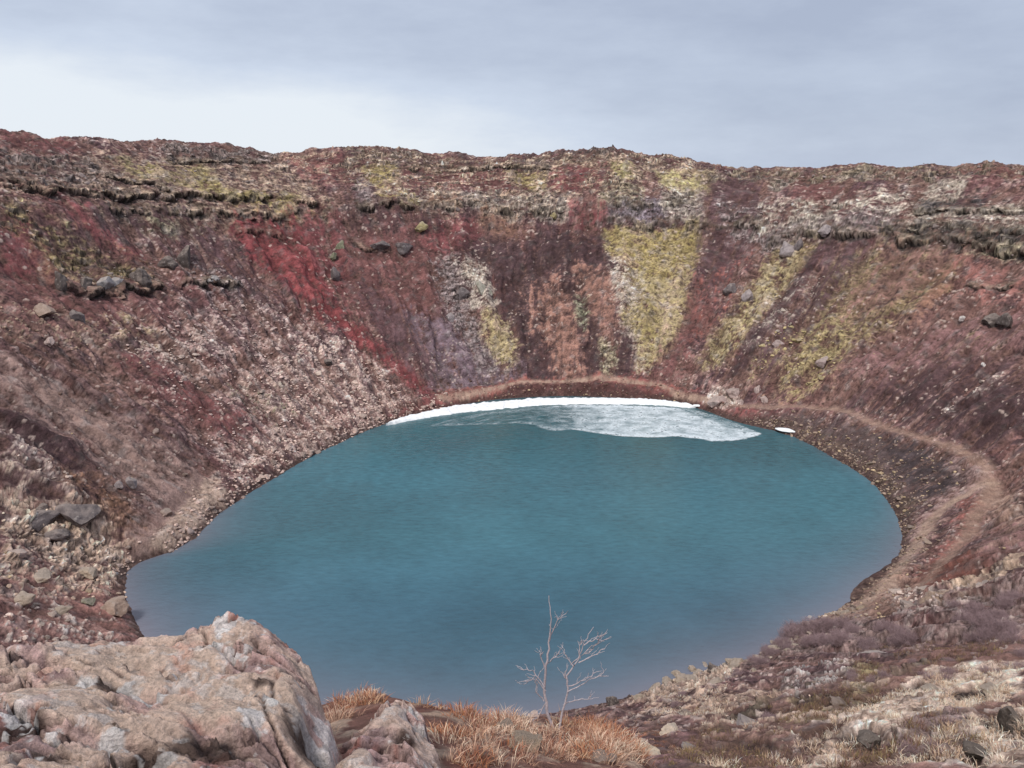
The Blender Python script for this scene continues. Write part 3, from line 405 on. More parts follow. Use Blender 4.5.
GR_STRAW = [(0.84,6.42,0.2,3),(0.79,7.12,0.2,3),(0.72,6.27,0.2,3),(1.11,6.82,0.2,3),(0.85,6.59,0.2,3),(0.83,6.55,0.2,3),(6.62,39.35,0.2,3),(6.71,39.51,0.2,3),(1.24,6.73,0.2,3),(0.65,6.75,0.2,3),(-1.7,7.15,0.12,2),(-1.62,5.86,0.12,2),(-1.57,6.34,0.12,2),(-1.75,7.23,0.12,2),(-1.65,6.54,0.12,2),(-1.7,6.3,0.12,2),(-1.69,6.44,0.12,2),(0.28,6.04,0.12,2),(0.26,5.79,0.12,2),(0.83,5.9,0.12,2),(0.72,5.88,0.12,2),(0.19,5.45,0.12,2),(0.19,6.14,0.12,2),(0.39,5.77,0.12,2),(0.24,5.74,0.12,2),(-15.74,73.39,0.12,3),(-12.42,73.62,0.12,3),(-15.65,72.61,0.12,3),(-18.09,73.16,0.12,3),(-17.66,70.98,0.12,3),(-16.55,74.71,0.12,3),(-14.27,74.29,0.12,3),(-16.63,73.09,0.12,3),(-16.17,73.87,0.12,3),(-15.27,75.32,0.12,3),(-17.25,73.64,0.12,3),(-18.15,73.77,0.12,3),(-1.55,7.47,0.12,3),(-12.94,74.01,0.12,3),(0.36,66.23,0.15,3),(-0.16,6.28,0.15,3),(-2.68,68.77,0.15,3),(0.01,7.02,0.15,3),(-3.82,70.83,0.15,3),(-2.66,66.47,0.15,3),(-1.46,65.82,0.15,3),(-0.09,6.78,0.15,3),(0.09,6.96,0.15,3),(-1.62,65.99,0.15,3),(0.04,6.63,0.15,3),(-2.36,66.05,0.15,3),(-0.11,6.36,0.15,3),(-3.02,66.45,0.15,3),(-0.33,5.58,0.14,2),(-0.58,5.95,0.14,2),(-0.33,5.15,0.14,2),(-0.35,6.1,0.14,2),(-0.37,6.27,0.14,2),(-0.4,4.99,0.14,2),(-0.51,5.47,0.14,2),(-0.31,6.04,0.14,2),(-0.2,5.21,0.14,2),(-0.17,5.51,0.14,2),(10.12,65.03,0.35,3),(10.17,53.69,0.35,3),(6.86,43.05,0.35,3),(12.17,47,0.35,3),(9.5,60.46,0.35,3),(7.63,41.52,0.35,3),(13.65,55.48,0.35,3),(9.61,51.96,0.35,3),(8.96,58.8,0.35,3),(7.56,45.56,0.35,3),(10.69,60.92,0.35,3),(8.33,52.37,0.35,3),(11.23,53.96,0.35,3),(12.09,53.16,0.35,3),(10.01,44.55,0.35,3),(6.87,44.86,0.35,3),(8.88,48.18,0.35,3),(9.56,44.66,0.35,3),(11.59,60.99,0.35,3),(9.51,39.24,0.35,3),(9.23,46.5,0.35,3),(11.99,53.17,0.35,3),(11.14,56.79,0.35,3),(11.53,50.04,0.35,3),(10.41,44.6,0.35,3),(11.47,45.84,0.35,3),(5.72,28.33,0.25,3),(6.41,34.47,0.25,3),(5.98,28.67,0.25,3),(1.06,7.23,0.25,3),(7.61,32.13,0.25,3),(1,6.12,0.25,3),(8.07,31.46,0.25,3),(8.33,35.59,0.25,3),(8.1,34.92,0.25,3),(6.42,33.54,0.25,3),(0.98,6.34,0.25,3),(7.2,35.23,0.25,3),(0.84,6.38,0.25,3),(1.06,6.4,0.25,3),(0.94,6.66,0.25,3),(0.97,6.69,0.25,3),(7.98,38.75,0.25,3),(0.79,6.43,0.25,3),(0.96,6.56,0.25,3),(1,7.16,0.25,3),(5.54,27.45,0.25,3),(8.14,32.04,0.25,3),(7.14,40.3,0.25,3),(1.1,6.96,0.25,3),(8.58,32.2,0.25,3),(6.85,37.36,0.25,3),(6.96,33.79,0.25,3),(1.02,6.98,0.25,3),(6.23,26.71,0.25,3),(0.8,6.17,0.25,3),(0.2,6.44,0.15,2),(0.14,6.45,0.15,2),(0.18,6.61,0.15,2),(0.37,6.76,0.15,2),(0.35,6.8,0.15,2)]
GR_SLOPE = [(27.4,40.26,1,5),(20.62,33.11,1,5),(19.04,35.92,1,5),(17.01,31.35,1,5),(28.64,40.43,1,5),(22.89,34.18,1,5),(28.97,43.76,1,5),(19.04,30.48,1,5),(28.36,45.08,1,5),(19.19,36.79,1,5),(29.6,42.43,1,5),(24.87,36.64,1,5),(26.68,42.15,1,5),(18.13,32.43,1,5),(25.3,41.4,1,5),(30.46,42.4,1,5),(24.91,36.47,1,5),(23.74,34.65,1,5),(25.85,39.88,1,5),(22.13,40.95,1,5),(25.82,37.88,1,5),(22.71,41.98,1,5),(21.49,34.16,1,5),(26.19,41.57,1,5),(26.48,42.54,1,5),(23.78,38.72,1,5),(22.58,33.03,1,5),(14.16,27.36,1,5),(19.91,31.44,1,5),(29.42,40.47,1,5),(26.45,44.08,1,5),(24.41,34.18,1,5),(17.47,35.66,1,5),(18.11,36.21,1,5),(22.18,39.55,1,5),(19.16,36.8,1,5),(13.59,26.38,1,5),(13.48,26.74,1,5),(21.92,32.62,1,5),(22.39,33.05,1,5),(22.27,34.07,1,5),(18.17,35.96,1,5),(24.24,33.92,1,5),(21.29,32.05,1,5),(22.65,38.91,1,5),(17.51,30.93,1,5),(21.95,39.97,1,5),(20.16,31.83,1,5),(26.41,43.61,1,5),(22.96,40.37,1,5),(17.73,25.43,0.7,5),(18.74,27.12,0.7,5),(14.47,24.08,0.7,5),(13.98,20.45,0.7,5),(17.28,26.66,0.7,5),(16.71,25.57,0.7,5),(14.1,20.61,0.7,5),(19.83,27.41,0.7,5),(13.72,18.8,0.7,5),(12.11,17.28,0.7,5),(12.78,21.55,0.7,5),(20.82,28.95,0.7,5),(12.16,17.92,0.7,5),(12.39,19.9,0.7,5),(17.11,23.57,0.7,5),(17.16,24.1,0.7,5),(19.13,26.32,0.7,5),(18.83,25.59,0.7,5),(11.75,20.09,0.7,5),(19.43,26.68,0.7,5),(18.19,25.15,0.7,5),(15.41,23.26,0.7,5),(15.77,24.79,0.7,5),(12.53,20.12,0.7,5),(14.17,19.22,0.7,5),(11.26,18.81,0.7,5),(16.64,56.38,1,4),(16.11,59.93,1,4),(17.87,48.92,1,4),(11.34,46.61,1,4),(10.83,48.01,1,4),(12.58,50.9,1,4),(10.25,49.64,1,4),(14.53,55.05,1,4),(15,47.45,1,4),(14.53,62.18,1,4),(17.25,57.81,1,4),(17.3,48.21,1,4),(13.01,59.74,1,4),(12.65,61.21,1,4),(15.17,51.73,1,4),(14.35,57.23,1,4),(13.25,46.84,1,4),(12.98,47.56,1,4),(16.13,57.59,1,4),(10.89,49.69,1,4),(14.87,53.08,1,4),(13.15,45.48,1,4),(14.3,55.14,1,4),(15.91,62.05,1,4),(14.86,50.59,1,4),(14.67,51.7,1,4),(10.02,26.44,0.7,4),(7.5,23.61,0.7,4),(7.82,25.94,0.7,4),(8.46,26.91,0.7,4),(13.18,40.08,0.7,4),(9.48,24.01,0.7,4),(10.17,21.98,0.7,4),(16.67,34.39,0.7,4),(13.68,38.57,0.7,4),(12.75,29.04,0.7,4),(10.36,23.56,0.7,4),(11.8,23.87,0.7,4),(12.36,26.51,0.7,4),(7.55,25.69,0.7,4),(12.13,41.52,0.7,4),(14.34,31.56,0.7,4)]
GR_BROWN = [(17.62,41.77,0.8,5),(24.95,48.4,0.8,5),(18.38,38.41,0.8,5),(26.73,55.56,0.8,5),(22.19,43.87,0.8,5),(18.99,40.93,0.8,5),(17.27,41.94,0.8,5),(15.96,38.24,0.8,5),(18.7,40.3,0.8,5),(19.15,43.53,0.8,5),(16.18,36.35,0.8,5),(21.52,44.91,0.8,5),(20.06,41.61,0.8,5),(21.04,44.28,0.8,5),(20.81,45.02,0.8,5),(24.92,49.74,0.8,5),(23.62,47.62,0.8,5),(26.39,52.56,0.8,5),(24.48,50.5,0.8,5),(20.03,42.77,0.8,5),(15.63,36.98,0.8,5),(19.83,43.7,0.8,5),(18.38,42.54,0.8,5),(23.43,47.17,0.8,5),(18.74,43.34,0.8,5),(20.93,44.46,0.8,5),(21.46,42.21,0.8,5),(20.79,40.94,0.8,5),(17.75,41.71,0.8,5),(24.3,49.54,0.8,5),(18.4,40.75,0.8,5),(15.45,38.37,0.8,5),(20.01,41.04,0.8,5),(16.81,40.17,0.8,5),(17,41.84,0.8,5),(16.82,37.48,0.8,5),(19.49,39.24,0.8,5),(26.73,53.33,0.8,5),(18.71,41.45,0.8,5),(20.15,45.81,0.8,5),(29.89,53.38,1,5),(32.44,52.15,1,5),(29.46,46.47,1,5),(26.8,51.89,1,5),(24.19,47.33,1,5),(30.75,46.48,1,5),(26.04,50.06,1,5),(25.05,47.96,1,5),(30.63,55.1,1,5),(27.71,49.13,1,5),(27.11,46.75,1,5),(31.36,52.5,1,5),(32.06,48.56,1,5),(25.24,48.75,1,5),(25.41,48.62,1,5),(30.18,50.31,1,5),(29.6,47.9,1,5),(26.93,42.27,1,5),(34.84,48.65,1,5),(28.57,44.84,1,5),(35.45,52.01,1,5),(28.58,42.46,1,5),(31.18,50.68,1,5),(33.79,54.32,1,5),(31.79,53.05,1,5),(26.21,44.36,1,5),(28.11,49.7,1,5),(23.89,46.82,1,5),(23.85,48.73,1,5),(24.82,42.87,1,5),(31.21,49.9,1,5),(31.27,46.3,1,5),(31.05,44.51,1,5),(22.46,45.9,1,5),(30.23,62.81,1,5),(34.35,51.94,1,5),(30.68,49.73,1,5),(27.83,45.08,1,5),(29.05,53.02,1,5),(24.8,47.1,1,5),(31.7,61.66,1,5),(33.66,50.95,1,5),(30.73,42.72,1,5),(24.79,47.52,1,5),(31.97,56.07,1,5),(24.77,51.75,1,5),(31.22,51.27,1,5),(33.38,49.21,1,5),(24.53,43.79,1,5),(33.12,55.99,1,5),(10.2,35.66,0.8,4),(8,27.07,0.8,4),(7.45,28.96,0.8,4),(9.68,27.23,0.8,4),(10.01,36.45,0.8,4),(9.55,24.85,0.8,4),(10.14,25.57,0.8,4),(8.95,26,0.8,4),(12.97,35.44,0.8,4),(16.39,51.15,0.8,4),(13.6,32.88,0.8,4),(9.29,24.65,0.8,4),(7.85,27.4,0.8,4),(16.87,41.37,0.8,4),(8.37,31.23,0.8,4),(10.65,26.47,0.8,4),(11.33,35.89,0.8,4),(9.96,31.23,0.8,4),(7.02,26.75,0.8,4),(6.51,25.8,0.8,4),(8.55,29.72,0.8,4),(8.93,22.83,0.8,4),(10.69,32.65,0.8,4),(8.58,28.85,0.8,4),(7.47,28.13,0.8,4),(16.28,40.15,0.8,4),(8.36,22.43,0.8,4),(9.38,26.25,0.8,4),(11.45,29.4,0.8,4),(14.51,47.03,0.8,4),(10.55,38.9,0.8,4),(9.33,33.19,0.8,4),(11.1,36.98,0.8,4),(11.74,34.51,0.8,4),(13.28,49.39,0.8,4),(16.34,45.32,0.8,4),(8.45,23.12,0.8,4),(7.69,24.35,0.8,4),(8.48,23.86,0.8,4),(10.19,30.15,0.8,4),(17,28.62,0.7,4),(13.52,23.74,0.7,4),(12.85,22.91,0.7,4),(12.67,19.77,0.7,4),(17.63,28.63,0.7,4),(13.48,22.36,0.7,4),(10.25,19.97,0.7,4),(12.37,22.67,0.7,4),(15.1,26.01,0.7,4),(13.54,24.37,0.7,4),(14.58,22.41,0.7,4),(16.16,26.31,0.7,4),(13.66,22.61,0.7,4),(11.87,19.38,0.7,4),(10.11,20.36,0.7,4),(16.32,28.04,0.7,4),(11.22,21.48,0.7,4),(11.91,19.63,0.7,4),(13.96,25.63,0.7,4),(16.12,26.86,0.7,4),(13.84,22.75,0.7,4),(11.66,21.93,0.7,4),(12.64,25.69,0.7,4),(13.93,24.79,0.7,4),(15.31,26.21,0.7,4),(12.77,19.82,0.7,4),(15.48,24,0.7,4),(17.18,28.79,0.7,4),(12.57,23.06,0.7,4),(12.71,23.47,0.7,4)]
AZ_STEP = .068; RQ = 1.0
rng = np.random.default_rng(7); random.seed(7)
scene = bpy.context.scene
COL = bpy.data.collections.new('place'); scene.collection.children.link(COL)
def link(o): COL.objects.link(o); return o
def tag(o, label=None, cat=None, group=None, kind=None):
    if label: o['label'] = label
    if cat: o['category'] = cat
    if group: o['group'] = group
    if kind: o['kind'] = kind
    return o
def lin(c):
    c = np.asarray(c, float) / 255
    return np.where(c < .04045, c / 12.92, ((c + .055) / 1.055) ** 2.4)
LIGHT = .74
PAL = dict(
 base=(120,88,80), tan=(156,132,112), maroon=(112,66,66), maroon2=(114,72,70), maroon3=(118,84,84), olive=(124,108,74), moss=(152,136,74),
 mosspale=(166,156,96), mosstan=(162,146,98), mossgrey=(140,130,106), grey=(118,104,100), olivegrey=(118,104,86), redbrown=(128,82,76), redbrown2=(138,94,86),
 purple=(92,66,70), purpledark=(78,56,60), violetgrey=(108,90,100), red=(122,52,56), red2=(120,64,66), red3=(132,60,62), rust=(128,92,74), rust2=(118,84,66),
 rustred=(128,74,66), greyrock=(128,114,114), lichen=(158,146,134), pale=(176,152,146), pale2=(194,168,156), pinkpale=(184,164,154), brown=(128,102,96),
 brown2=(134,108,100), brown3=(122,88,80), cone=(166,142,126), palegrass=(194,170,150), tanrock=(172,146,128), dark=(66,60,62), purplegrey=(108,98,108),
 orange=(140,100,86), greenrock=(126,126,104), palelichen=(166,154,140), redfoot=(122,68,66), darkshore=(84,56,54), screedark=(92,76,76), screeblack=(72,60,64),
 screebrown=(86,68,58), pinkscree=(138,110,106), redbrown3=(112,66,56), pinkpath=(140,112,98), tanpath=(152,126,110), brownscree=(140,108,94), strawpale=(212,184,164), soilblack=(62,46,42), heath=(122,100,96),
 palegrey=(160,142,136), straw=(176,148,128), darksoil=(84,62,56), palerock=(172,162,158), lip=(112,76,66), shorewet=(70,52,48))
def _soft(v):
    v = lin(v) / LIGHT; g = v @ np.array([.3, .55, .15]); v = g + (v - g) * .80
    return (v * np.array([1.0, .955, .92]) + .006).astype(np.float32)
PAL = {k: _soft(v) for k, v in PAL.items()}

def poly_sd(px, py, pts):
    """signed distance to a plan polygon, positive inside"""
    n = len(pts); best = np.full(px.shape, 1e9); ins = np.zeros(px.shape, bool)
    for i in range(n):
        ax, ay = pts[i]; bx, by = pts[(i + 1) % n]
        ex, ey = bx - ax, by - ay; L = ex * ex + ey * ey + 1e-9
        t = np.clip(((px - ax) * ex + (py - ay) * ey) / L, 0, 1)
        best = np.minimum(best, (px - ax - t * ex) ** 2 + (py - ay - t * ey) ** 2)
        c = ((ay > py) != (by > py)) & (px < (bx - ax) * (py - ay) / (by - ay + 1e-12) + ax)
        ins ^= c
    return np.where(ins, 1, -1) * np.sqrt(best)
def line_sd(px, py, pts):
    """distance to a plan polyline, distance past its ends, nearest point"""
    best = np.full(px.shape, 1e18); nx = np.zeros(px.shape); ny = nx.copy(); T = nx.copy(); run = 0
    for i in range(len(pts) - 1):
        ax, ay = pts[i]; bx, by = pts[i + 1]; ex, ey = bx - ax, by - ay; L = ex * ex + ey * ey + 1e-9
        t = np.clip(((px - ax) * ex + (py - ay) * ey) / L, 0, 1)
        qx = ax + t * ex; qy = ay + t * ey; d = (px - qx) ** 2 + (py - qy) ** 2
        m = d < best; best = np.where(m, d, best); nx = np.where(m, qx, nx); ny = np.where(m, qy, ny); T = np.where(m, run + t * math.sqrt(L), T)
        run += math.sqrt(L)
    return np.sqrt(best), nx, ny, np.minimum(T, run - T)

def grid_mesh(name, X, Y, Z, keep=None, close=False):
    """quad sheet from 2-D arrays"""
    n, m = X.shape
    me = bpy.data.meshes.new(name)
    idx = np.arange(n * m).reshape(n, m)
    if close: j2 = np.roll(idx, -1, axis=1); a = idx[:-1]; b = j2[:-1]; c = j2[1:]; d = idx[1:]
    else: a = idx[:-1, :-1]; b = idx[:-1, 1:]; c = idx[1:, 1:]; d = idx[1:, :-1]
    F = np.stack([a, b, c, d], -1).reshape(-1, 4)
    used = None
    if keep is not None:
        F = F[keep.reshape(-1)]
    used = np.unique(F); remap = np.full(n * m, -1); remap[used] = np.arange(len(used)); F = remap[F]
    co = np.stack([X.ravel()[used], Y.ravel()[used], Z.ravel()[used]], -1).astype(np.float32)
    fill_mesh(me, co, F)
    return me, used
def fill_mesh(me, co, F, smooth=True):
    k = F.shape[1]
    me.vertices.add(len(co)); me.vertices.foreach_set('co', co.ravel().astype(np.float32))
    me.loops.add(F.size); me.loops.foreach_set('vertex_index', F.ravel().astype(np.int32))
    me.polygons.add(len(F)); me.polygons.foreach_set('loop_start', np.arange(0, F.size, k, dtype=np.int32))
    me.polygons.foreach_set('loop_total', np.full(len(F), k, np.int32))
    me.polygons.foreach_set('use_smooth', np.full(len(F), smooth))
    me.update(calc_edges=True)
def vcol(me, rgb, name='Col'):
    a = me.color_attributes.new(name, 'FLOAT_COLOR', 'POINT')
    v = np.ones((len(rgb), 4), np.float32); v[:, :3] = rgb
    a.data.foreach_set('color', v.ravel())

# ---------------------------------------------------------------- materials
def new_mat(name):
    m = bpy.data.materials.new(name); m.use_nodes = True
    nt = m.node_tree; nt.nodes.clear()
    out = nt.nodes.new('ShaderNodeOutputMaterial'); b = nt.nodes.new('ShaderNodeBsdfPrincipled')
    nt.links.new(b.outputs[0], out.inputs[0])
    return m, nt, b, out
def N(nt, t, **k):
    n = nt.nodes.new(t)
    for a, v in k.items():
        if a in n.inputs.keys() if hasattr(n.inputs, 'keys') else False: n.inputs[a].default_value = v
        else: setattr(n, a, v)
    return n
def noise(nt, scale, detail=6, rough=.6, vec=None):
    n = nt.nodes.new('ShaderNodeTexNoise'); n.inputs['Scale'].default_value = scale; n.inputs['Detail'].default_value = detail; n.inputs['Roughness'].default_value = rough
    if vec is not None: nt.links.new(vec, n.inputs['Vector'])
    return n.outputs['Fac']
def ramp(nt, fac, stops):
    r = nt.nodes.new('ShaderNodeValToRGB'); e = r.color_ramp.elements
    e[0].position = stops[0][0]; e[0].color = (*stops[0][1], 1); e[1].position = stops[-1][0]; e[1].color = (*stops[-1][1], 1)
    for p, c in stops[1:-1]:
        q = e.new(p); q.color = (*c, 1)
    nt.links.new(fac, r.inputs[0]); return r.outputs[0]
def mixc(nt, a, b, fac=1.0, mode='MIX'):
    m = nt.nodes.new('ShaderNodeMix'); m.data_type = 'RGBA'; m.blend_type = mode
    for i, v in ((0, fac), (6, a), (7, b)):
        if isinstance(v, (int, float)): m.inputs[i].default_value = v
        elif isinstance(v, tuple): m.inputs[i].default_value = (*v, 1)
        else: nt.links.new(v, m.inputs[i])
    return m.outputs[2]
def math_(nt, op, a, b=None, clamp=False):
    m = nt.nodes.new('ShaderNodeMath'); m.operation = op; m.use_clamp = clamp
    for i, v in ((0, a), (1, b)):
        if v is None: continue
        if isinstance(v, (int, float)): m.inputs[i].default_value = v
        else: nt.links.new(v, m.inputs[i])
    return m.outputs[0]
def bump(nt, b, h, strength, dist):
    n = nt.nodes.new('ShaderNodeBump'); n.inputs['Strength'].default_value = strength; n.inputs['Distance'].default_value = dist
    nt.links.new(h, n.inputs['Height']); nt.links.new(n.outputs[0], b.inputs['Normal']); return n
def attr(nt, name): n = nt.nodes.new('ShaderNodeAttribute'); n.attribute_name = name; return n.outputs['Color']
def g3(v): return (v, v, v)

def mat_ground():
    m, nt, b, out = new_mat('crater_ground')
    tc = nt.nodes.new('ShaderNodeTexCoord').outputs['Object']
    c = attr(nt, 'Col')
    f = noise(nt, .9, 9, .72, tc)
    c = mixc(nt, c, ramp(nt, f, [(.28, g3(.62)), (.5, g3(1.0)), (.72, g3(1.42))]), .85, 'MULTIPLY')
    f2 = noise(nt, 9, 5, .7, tc)
    c = mixc(nt, c, ramp(nt, f2, [(.3, g3(.6)), (.5, g3(1.0)), (.7, g3(1.45))]), .8, 'MULTIPLY')
    v = nt.nodes.new('ShaderNodeTexVoronoi'); v.inputs['Scale'].default_value = 3.2; nt.links.new(tc, v.inputs['Vector'])
    sp = ramp(nt, v.outputs['Color'], [(.0, g3(.72)), (.6, g3(1.0)), (.93, g3(1.02)), (1, g3(1.7))])
    c = mixc(nt, c, sp, .6, 'MULTIPLY')
    nt.links.new(c, b.inputs['Base Color']); b.inputs['Roughness'].default_value = .95; b.inputs['Specular IOR Level'].default_value = .15
    h = math_(nt, 'ADD', math_(nt, 'MULTIPLY', f, 1.0), math_(nt, 'MULTIPLY', f2, .25))
    h = math_(nt, 'SUBTRACT', h, math_(nt, 'MULTIPLY', v.outputs['Distance'], .25))
    bump(nt, b, h, .8, .35)
    return m
def mat_rock(name, from_attr=False, near=False):
    m, nt, b, out = new_mat(name)
    tc = nt.nodes.new('ShaderNodeTexCoord').outputs['Object']
    if from_attr: c = attr(nt, 'Col')
    else: c = nt.nodes.new('ShaderNodeObjectInfo').outputs['Color']
    k = 1.3 if not near else 3.6
    f = noise(nt, 2.2 * k, 9, .68, tc)
    c = mixc(nt, c, ramp(nt, f, [(.3, g3(.68 if near else .5)), (.5, g3(1.0)), (.68, g3(1.25 if near else 1.35))]), .9, 'MULTIPLY')
    f2 = noise(nt, 14 * k, 6, .7, tc)
    c = mixc(nt, c, ramp(nt, f2, [(.32, g3(.55)), (.5, g3(1.0)), (.7, g3(1.35))]), .7, 'MULTIPLY')
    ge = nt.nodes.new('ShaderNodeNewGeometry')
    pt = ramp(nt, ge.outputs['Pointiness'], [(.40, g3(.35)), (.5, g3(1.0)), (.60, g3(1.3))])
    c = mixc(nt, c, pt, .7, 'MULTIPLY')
    # pale crust of lichen in patches
    li = noise(nt, 3.1 * k, 8, .62, tc)
    lm = ramp(nt, li, [(.62, g3(0)), (.67, g3(1))])
    c = mixc(nt, c, (.80, .74, .71) if near else (.55, .50, .46), math_(nt, 'MULTIPLY', lm, 0.45 if near else .55), 'MIX')
    if not from_attr:      # dust and pale growth on the upward faces, darker flanks
        sn = nt.nodes.new('ShaderNodeSeparateXYZ'); nt.links.new(ge.outputs['Normal'], sn.inputs[0])
        up = ramp(nt, math_(nt, 'ADD', sn.outputs[2], math_(nt, 'MULTIPLY', math_(nt, 'SUBTRACT', f, .5), 1.2)), [(.45, g3(0)), (.95, g3(.55))])
        c = mixc(nt, c, (.36, .29, .25), up, 'MIX')
    nt.links.new(c, b.inputs['Base Color']); b.inputs['Roughness'].default_value = .9; b.inputs['Specular IOR Level'].default_value = .2
    h = math_(nt, 'ADD', f, math_(nt, 'MULTIPLY', f2, .35))
    if near:
        f3 = noise(nt, 120, 4, .65, tc); c2 = mixc(nt, c, ramp(nt, f3, [(.3, g3(.72)), (.5, g3(1)), (.7, g3(1.2))]), .8, 'MULTIPLY'); nt.links.new(c2, b.inputs['Base Color'])
        vv = nt.nodes.new('ShaderNodeTexVoronoi'); vv.inputs['Scale'].default_value = 22; nt.links.new(tc, vv.inputs['Vector'])
        h = math_(nt, 'ADD', h, math_(nt, 'MULTIPLY', f3, .16)); h = math_(nt, 'ADD', h, math_(nt, 'MULTIPLY', vv.outputs['Distance'], .3))
    bump(nt, b, h, 1.0, .07 if near else .2)
    return m
def mat_plain(name, colour=None, rough=.9, var=.35, scale=20, use_attr=False, spec=.2, transl=0):
    m, nt, b, out = new_mat(name)
    tc = nt.nodes.new('ShaderNodeTexCoord').outputs['Object']
    f = noise(nt, scale, 5, .6, tc)
    c = attr(nt, 'Col') if use_attr else mixc(nt, tuple(colour), tuple(colour), .5)
    c = mixc(nt, c, ramp(nt, f, [(.25, g3(1 - var)), (.75, g3(1 + var))]), 1.0, 'MULTIPLY')
    nt.links.new(c, b.inputs['Base Color']); b.inputs['Roughness'].default_value = rough; b.inputs['Specular IOR Level'].default_value = spec
    return m
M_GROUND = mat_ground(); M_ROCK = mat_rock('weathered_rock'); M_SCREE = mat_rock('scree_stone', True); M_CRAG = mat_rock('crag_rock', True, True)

# ---------------------------------------------------------------- colour and relief of the crater, evaluated at any plan position
def paint(x, y, full=False):
    th, d, t, near, D = crater(x, y)
    q = np.hypot(x, y); slope = 1.25
    U = th * 85.0; V = d * slope
    nb = fbm(U / 9, V / 9, 1, 4); ns = fbm(U / 1.5 + nb * .6, V / 16, 5, 5); nf = fbm(U / 1.1, V / 1.1, 9, 3)
    nm = fbm(U / 3.2, V / 3.2, 21, 4); nh = fbm(U / .42, V / .36, 33, 3)
    ns = ns + .35 * fbm(U / .6, V / 3.5, 6, 3)
    col = lerp(PAL['base'][None, :], PAL['purple'][None, :], sstep(-.25, .35, ns * .7 + nb * .6)[:, None])
    col = lerp(col, PAL['brown'][None, :], (sstep(.05, .5, nm - ns * .4) * .7)[:, None])
    col = lerp(col, PAL['maroon2'][None, :], (sstep(.0, .5, fbm(U / 5, V / 14, 31, 3)) * .6)[:, None])
    rock = np.zeros(x.shape, np.float32) + .12 * sstep(.1, .5, nm)
    stone = np.zeros(x.shape, np.float32); hollow = stone.copy(); scr = stone.copy()
    # random small outcrops and stones everywhere
    c1, e1, i1 = facet(U / 1.7 + nf * .2, V / .75 + nm * .35, 3, .8)
    c2, e2, i2 = facet(U / .48, V / .40, 8, .9)
    c3, e3, i3 = facet(U / 5.0 + nm * .5, V / 1.7 + nf * .3 + nm * .4, 12, .7)
    zone = fbm(U / 12, V / 9, 81, 4); sprinkle = (i2 > .985 - .09 * sstep(-.1, .5, zone)) & (e2 > .10)
    col = np.where(sprinkle[:, None], lerp(col, PAL['pale'][None, :], .7 * sstep(.0, .4, nm + .3)[:, None]), col)
    for (cn, cov, edge, kind, pts) in PATCHES:
        P = np.array(pts); mg = edge * 2 + 2
        I = np.where((x > P[:, 0].min() - mg) & (x < P[:, 0].max() + mg) & (y > P[:, 1].min() - mg) & (y < P[:, 1].max() + mg))[0]
        if not len(I): continue
        dist = math.hypot(P[:, 0].mean(), P[:, 1].mean())
        sc = min(1.0, max(.18, dist / 110.0))
        e = edge * sc
        sd = poly_sd(x[I], y[I], pts) + e * (1.1 * nm[I] + .7 * nf[I] + .5 * nh[I] + (.8 * ns[I] if kind == 's' else .3 * c1[I]))
        a = sstep(-e * .7, e * .9, sd)
        if kind == 's': n = ns[I] * .75 + nf[I] * .35
        elif kind == 'p': n = None
        elif kind == 'r': n = c1[I] * .5 + nm[I] * .6 + c2[I] * .3
        else: n = nm[I] * .6 + nf[I] * .45 + ns[I] * .2
        if kind == 'p':
            cl = sstep(-.25, .30, nm[I] + .35 * nf[I] + .3 * ns[I]); on = ((i1[I] < cov * .30 * cl) & (e1[I] > .10)) | ((i2[I] < cov * .50 * cl) & (e2[I] > .12))
            a2 = a * np.where(on, .6 + .7 * np.where(i2[I] < cov * .6, i1[I], i2[I]), .10 * cov + .22 * cl * (.4 + nh[I]))
            stone[I] = np.maximum(stone[I], a * on)
            a = np.clip(a2, 0, 1)
        elif cov < .99:
            th_ = (0.5 - cov) * 1.1
            a = a * sstep(th_ - .26, th_ + .26, n + .22 * nh[I])
        if kind != 'p': a = a * (.58 + .42 * sstep(-.45, .35, nh[I] * .8 + nm[I] * .6 + nf[I] * .5))
        c = PAL[cn][None, :]
        if kind == 'm' and cn.startswith('moss'): c = lerp(c, PAL['olivegrey'][None, :] * 1.1, (.75 * sstep(-.1, .55, nh[I] * .5 + nm[I] + .4 * ns[I]))[:, None]); c = lerp(c, PAL['tan'][None, :], (.6 * sstep(.1, .5, nb[I] - .5 * nf[I]))[:, None])
        col[I] = lerp(col[I], c, a[:, None])
        if cn == 'soilblack': hollow[I] = np.maximum(hollow[I], a)
        if kind == 'r': rock[I] = np.maximum(rock[I], a)
        scr[I] = np.maximum(scr[I], a) if kind == 's' else scr[I] * (1 - a)
        if kind == 's': rock[I] = rock[I] * (1 - a * .85); stone[I] *= (1 - a)
        if kind == 'm': rock[I] = np.maximum(rock[I] * .7, a * .3)
    # rock tones: each block its own shade, dark seams
    k = rock[:, None]
    col = col * lerp(1, (.62 + .75 * i1 + .25 * (i2 - .5))[:, None], k)
    col = col * lerp(1, (.55 + .45 * sstep(0, .14, e1))[:, None], k) * lerp(1, (.72 + .28 * sstep(0, .12, e2))[:, None], np.maximum(k, stone[:, None]))
    far = sstep(30, 70, q)
    kq = 1 - .72 * scr + .35 * rock
    wn_ = (_hash(np.floor(U * 4.5).astype(np.int64), np.floor(V * 4.5).astype(np.int64), 5) & 1023) / 1023.0
    col = col * (1 + (kq * (.28 * nf + .55 * nh * (.4 + .6 * far) + far * (.46 * (i2 - .5) + .36 * (wn_ - .5))) + .12 * ns)[:, None]).clip(.22, 2.1); col = col * np.exp(.42 * nm + .22 * nb + .30 * fbm(U / 2.0, V / 1.3, 64, 3) - .05)[:, None]
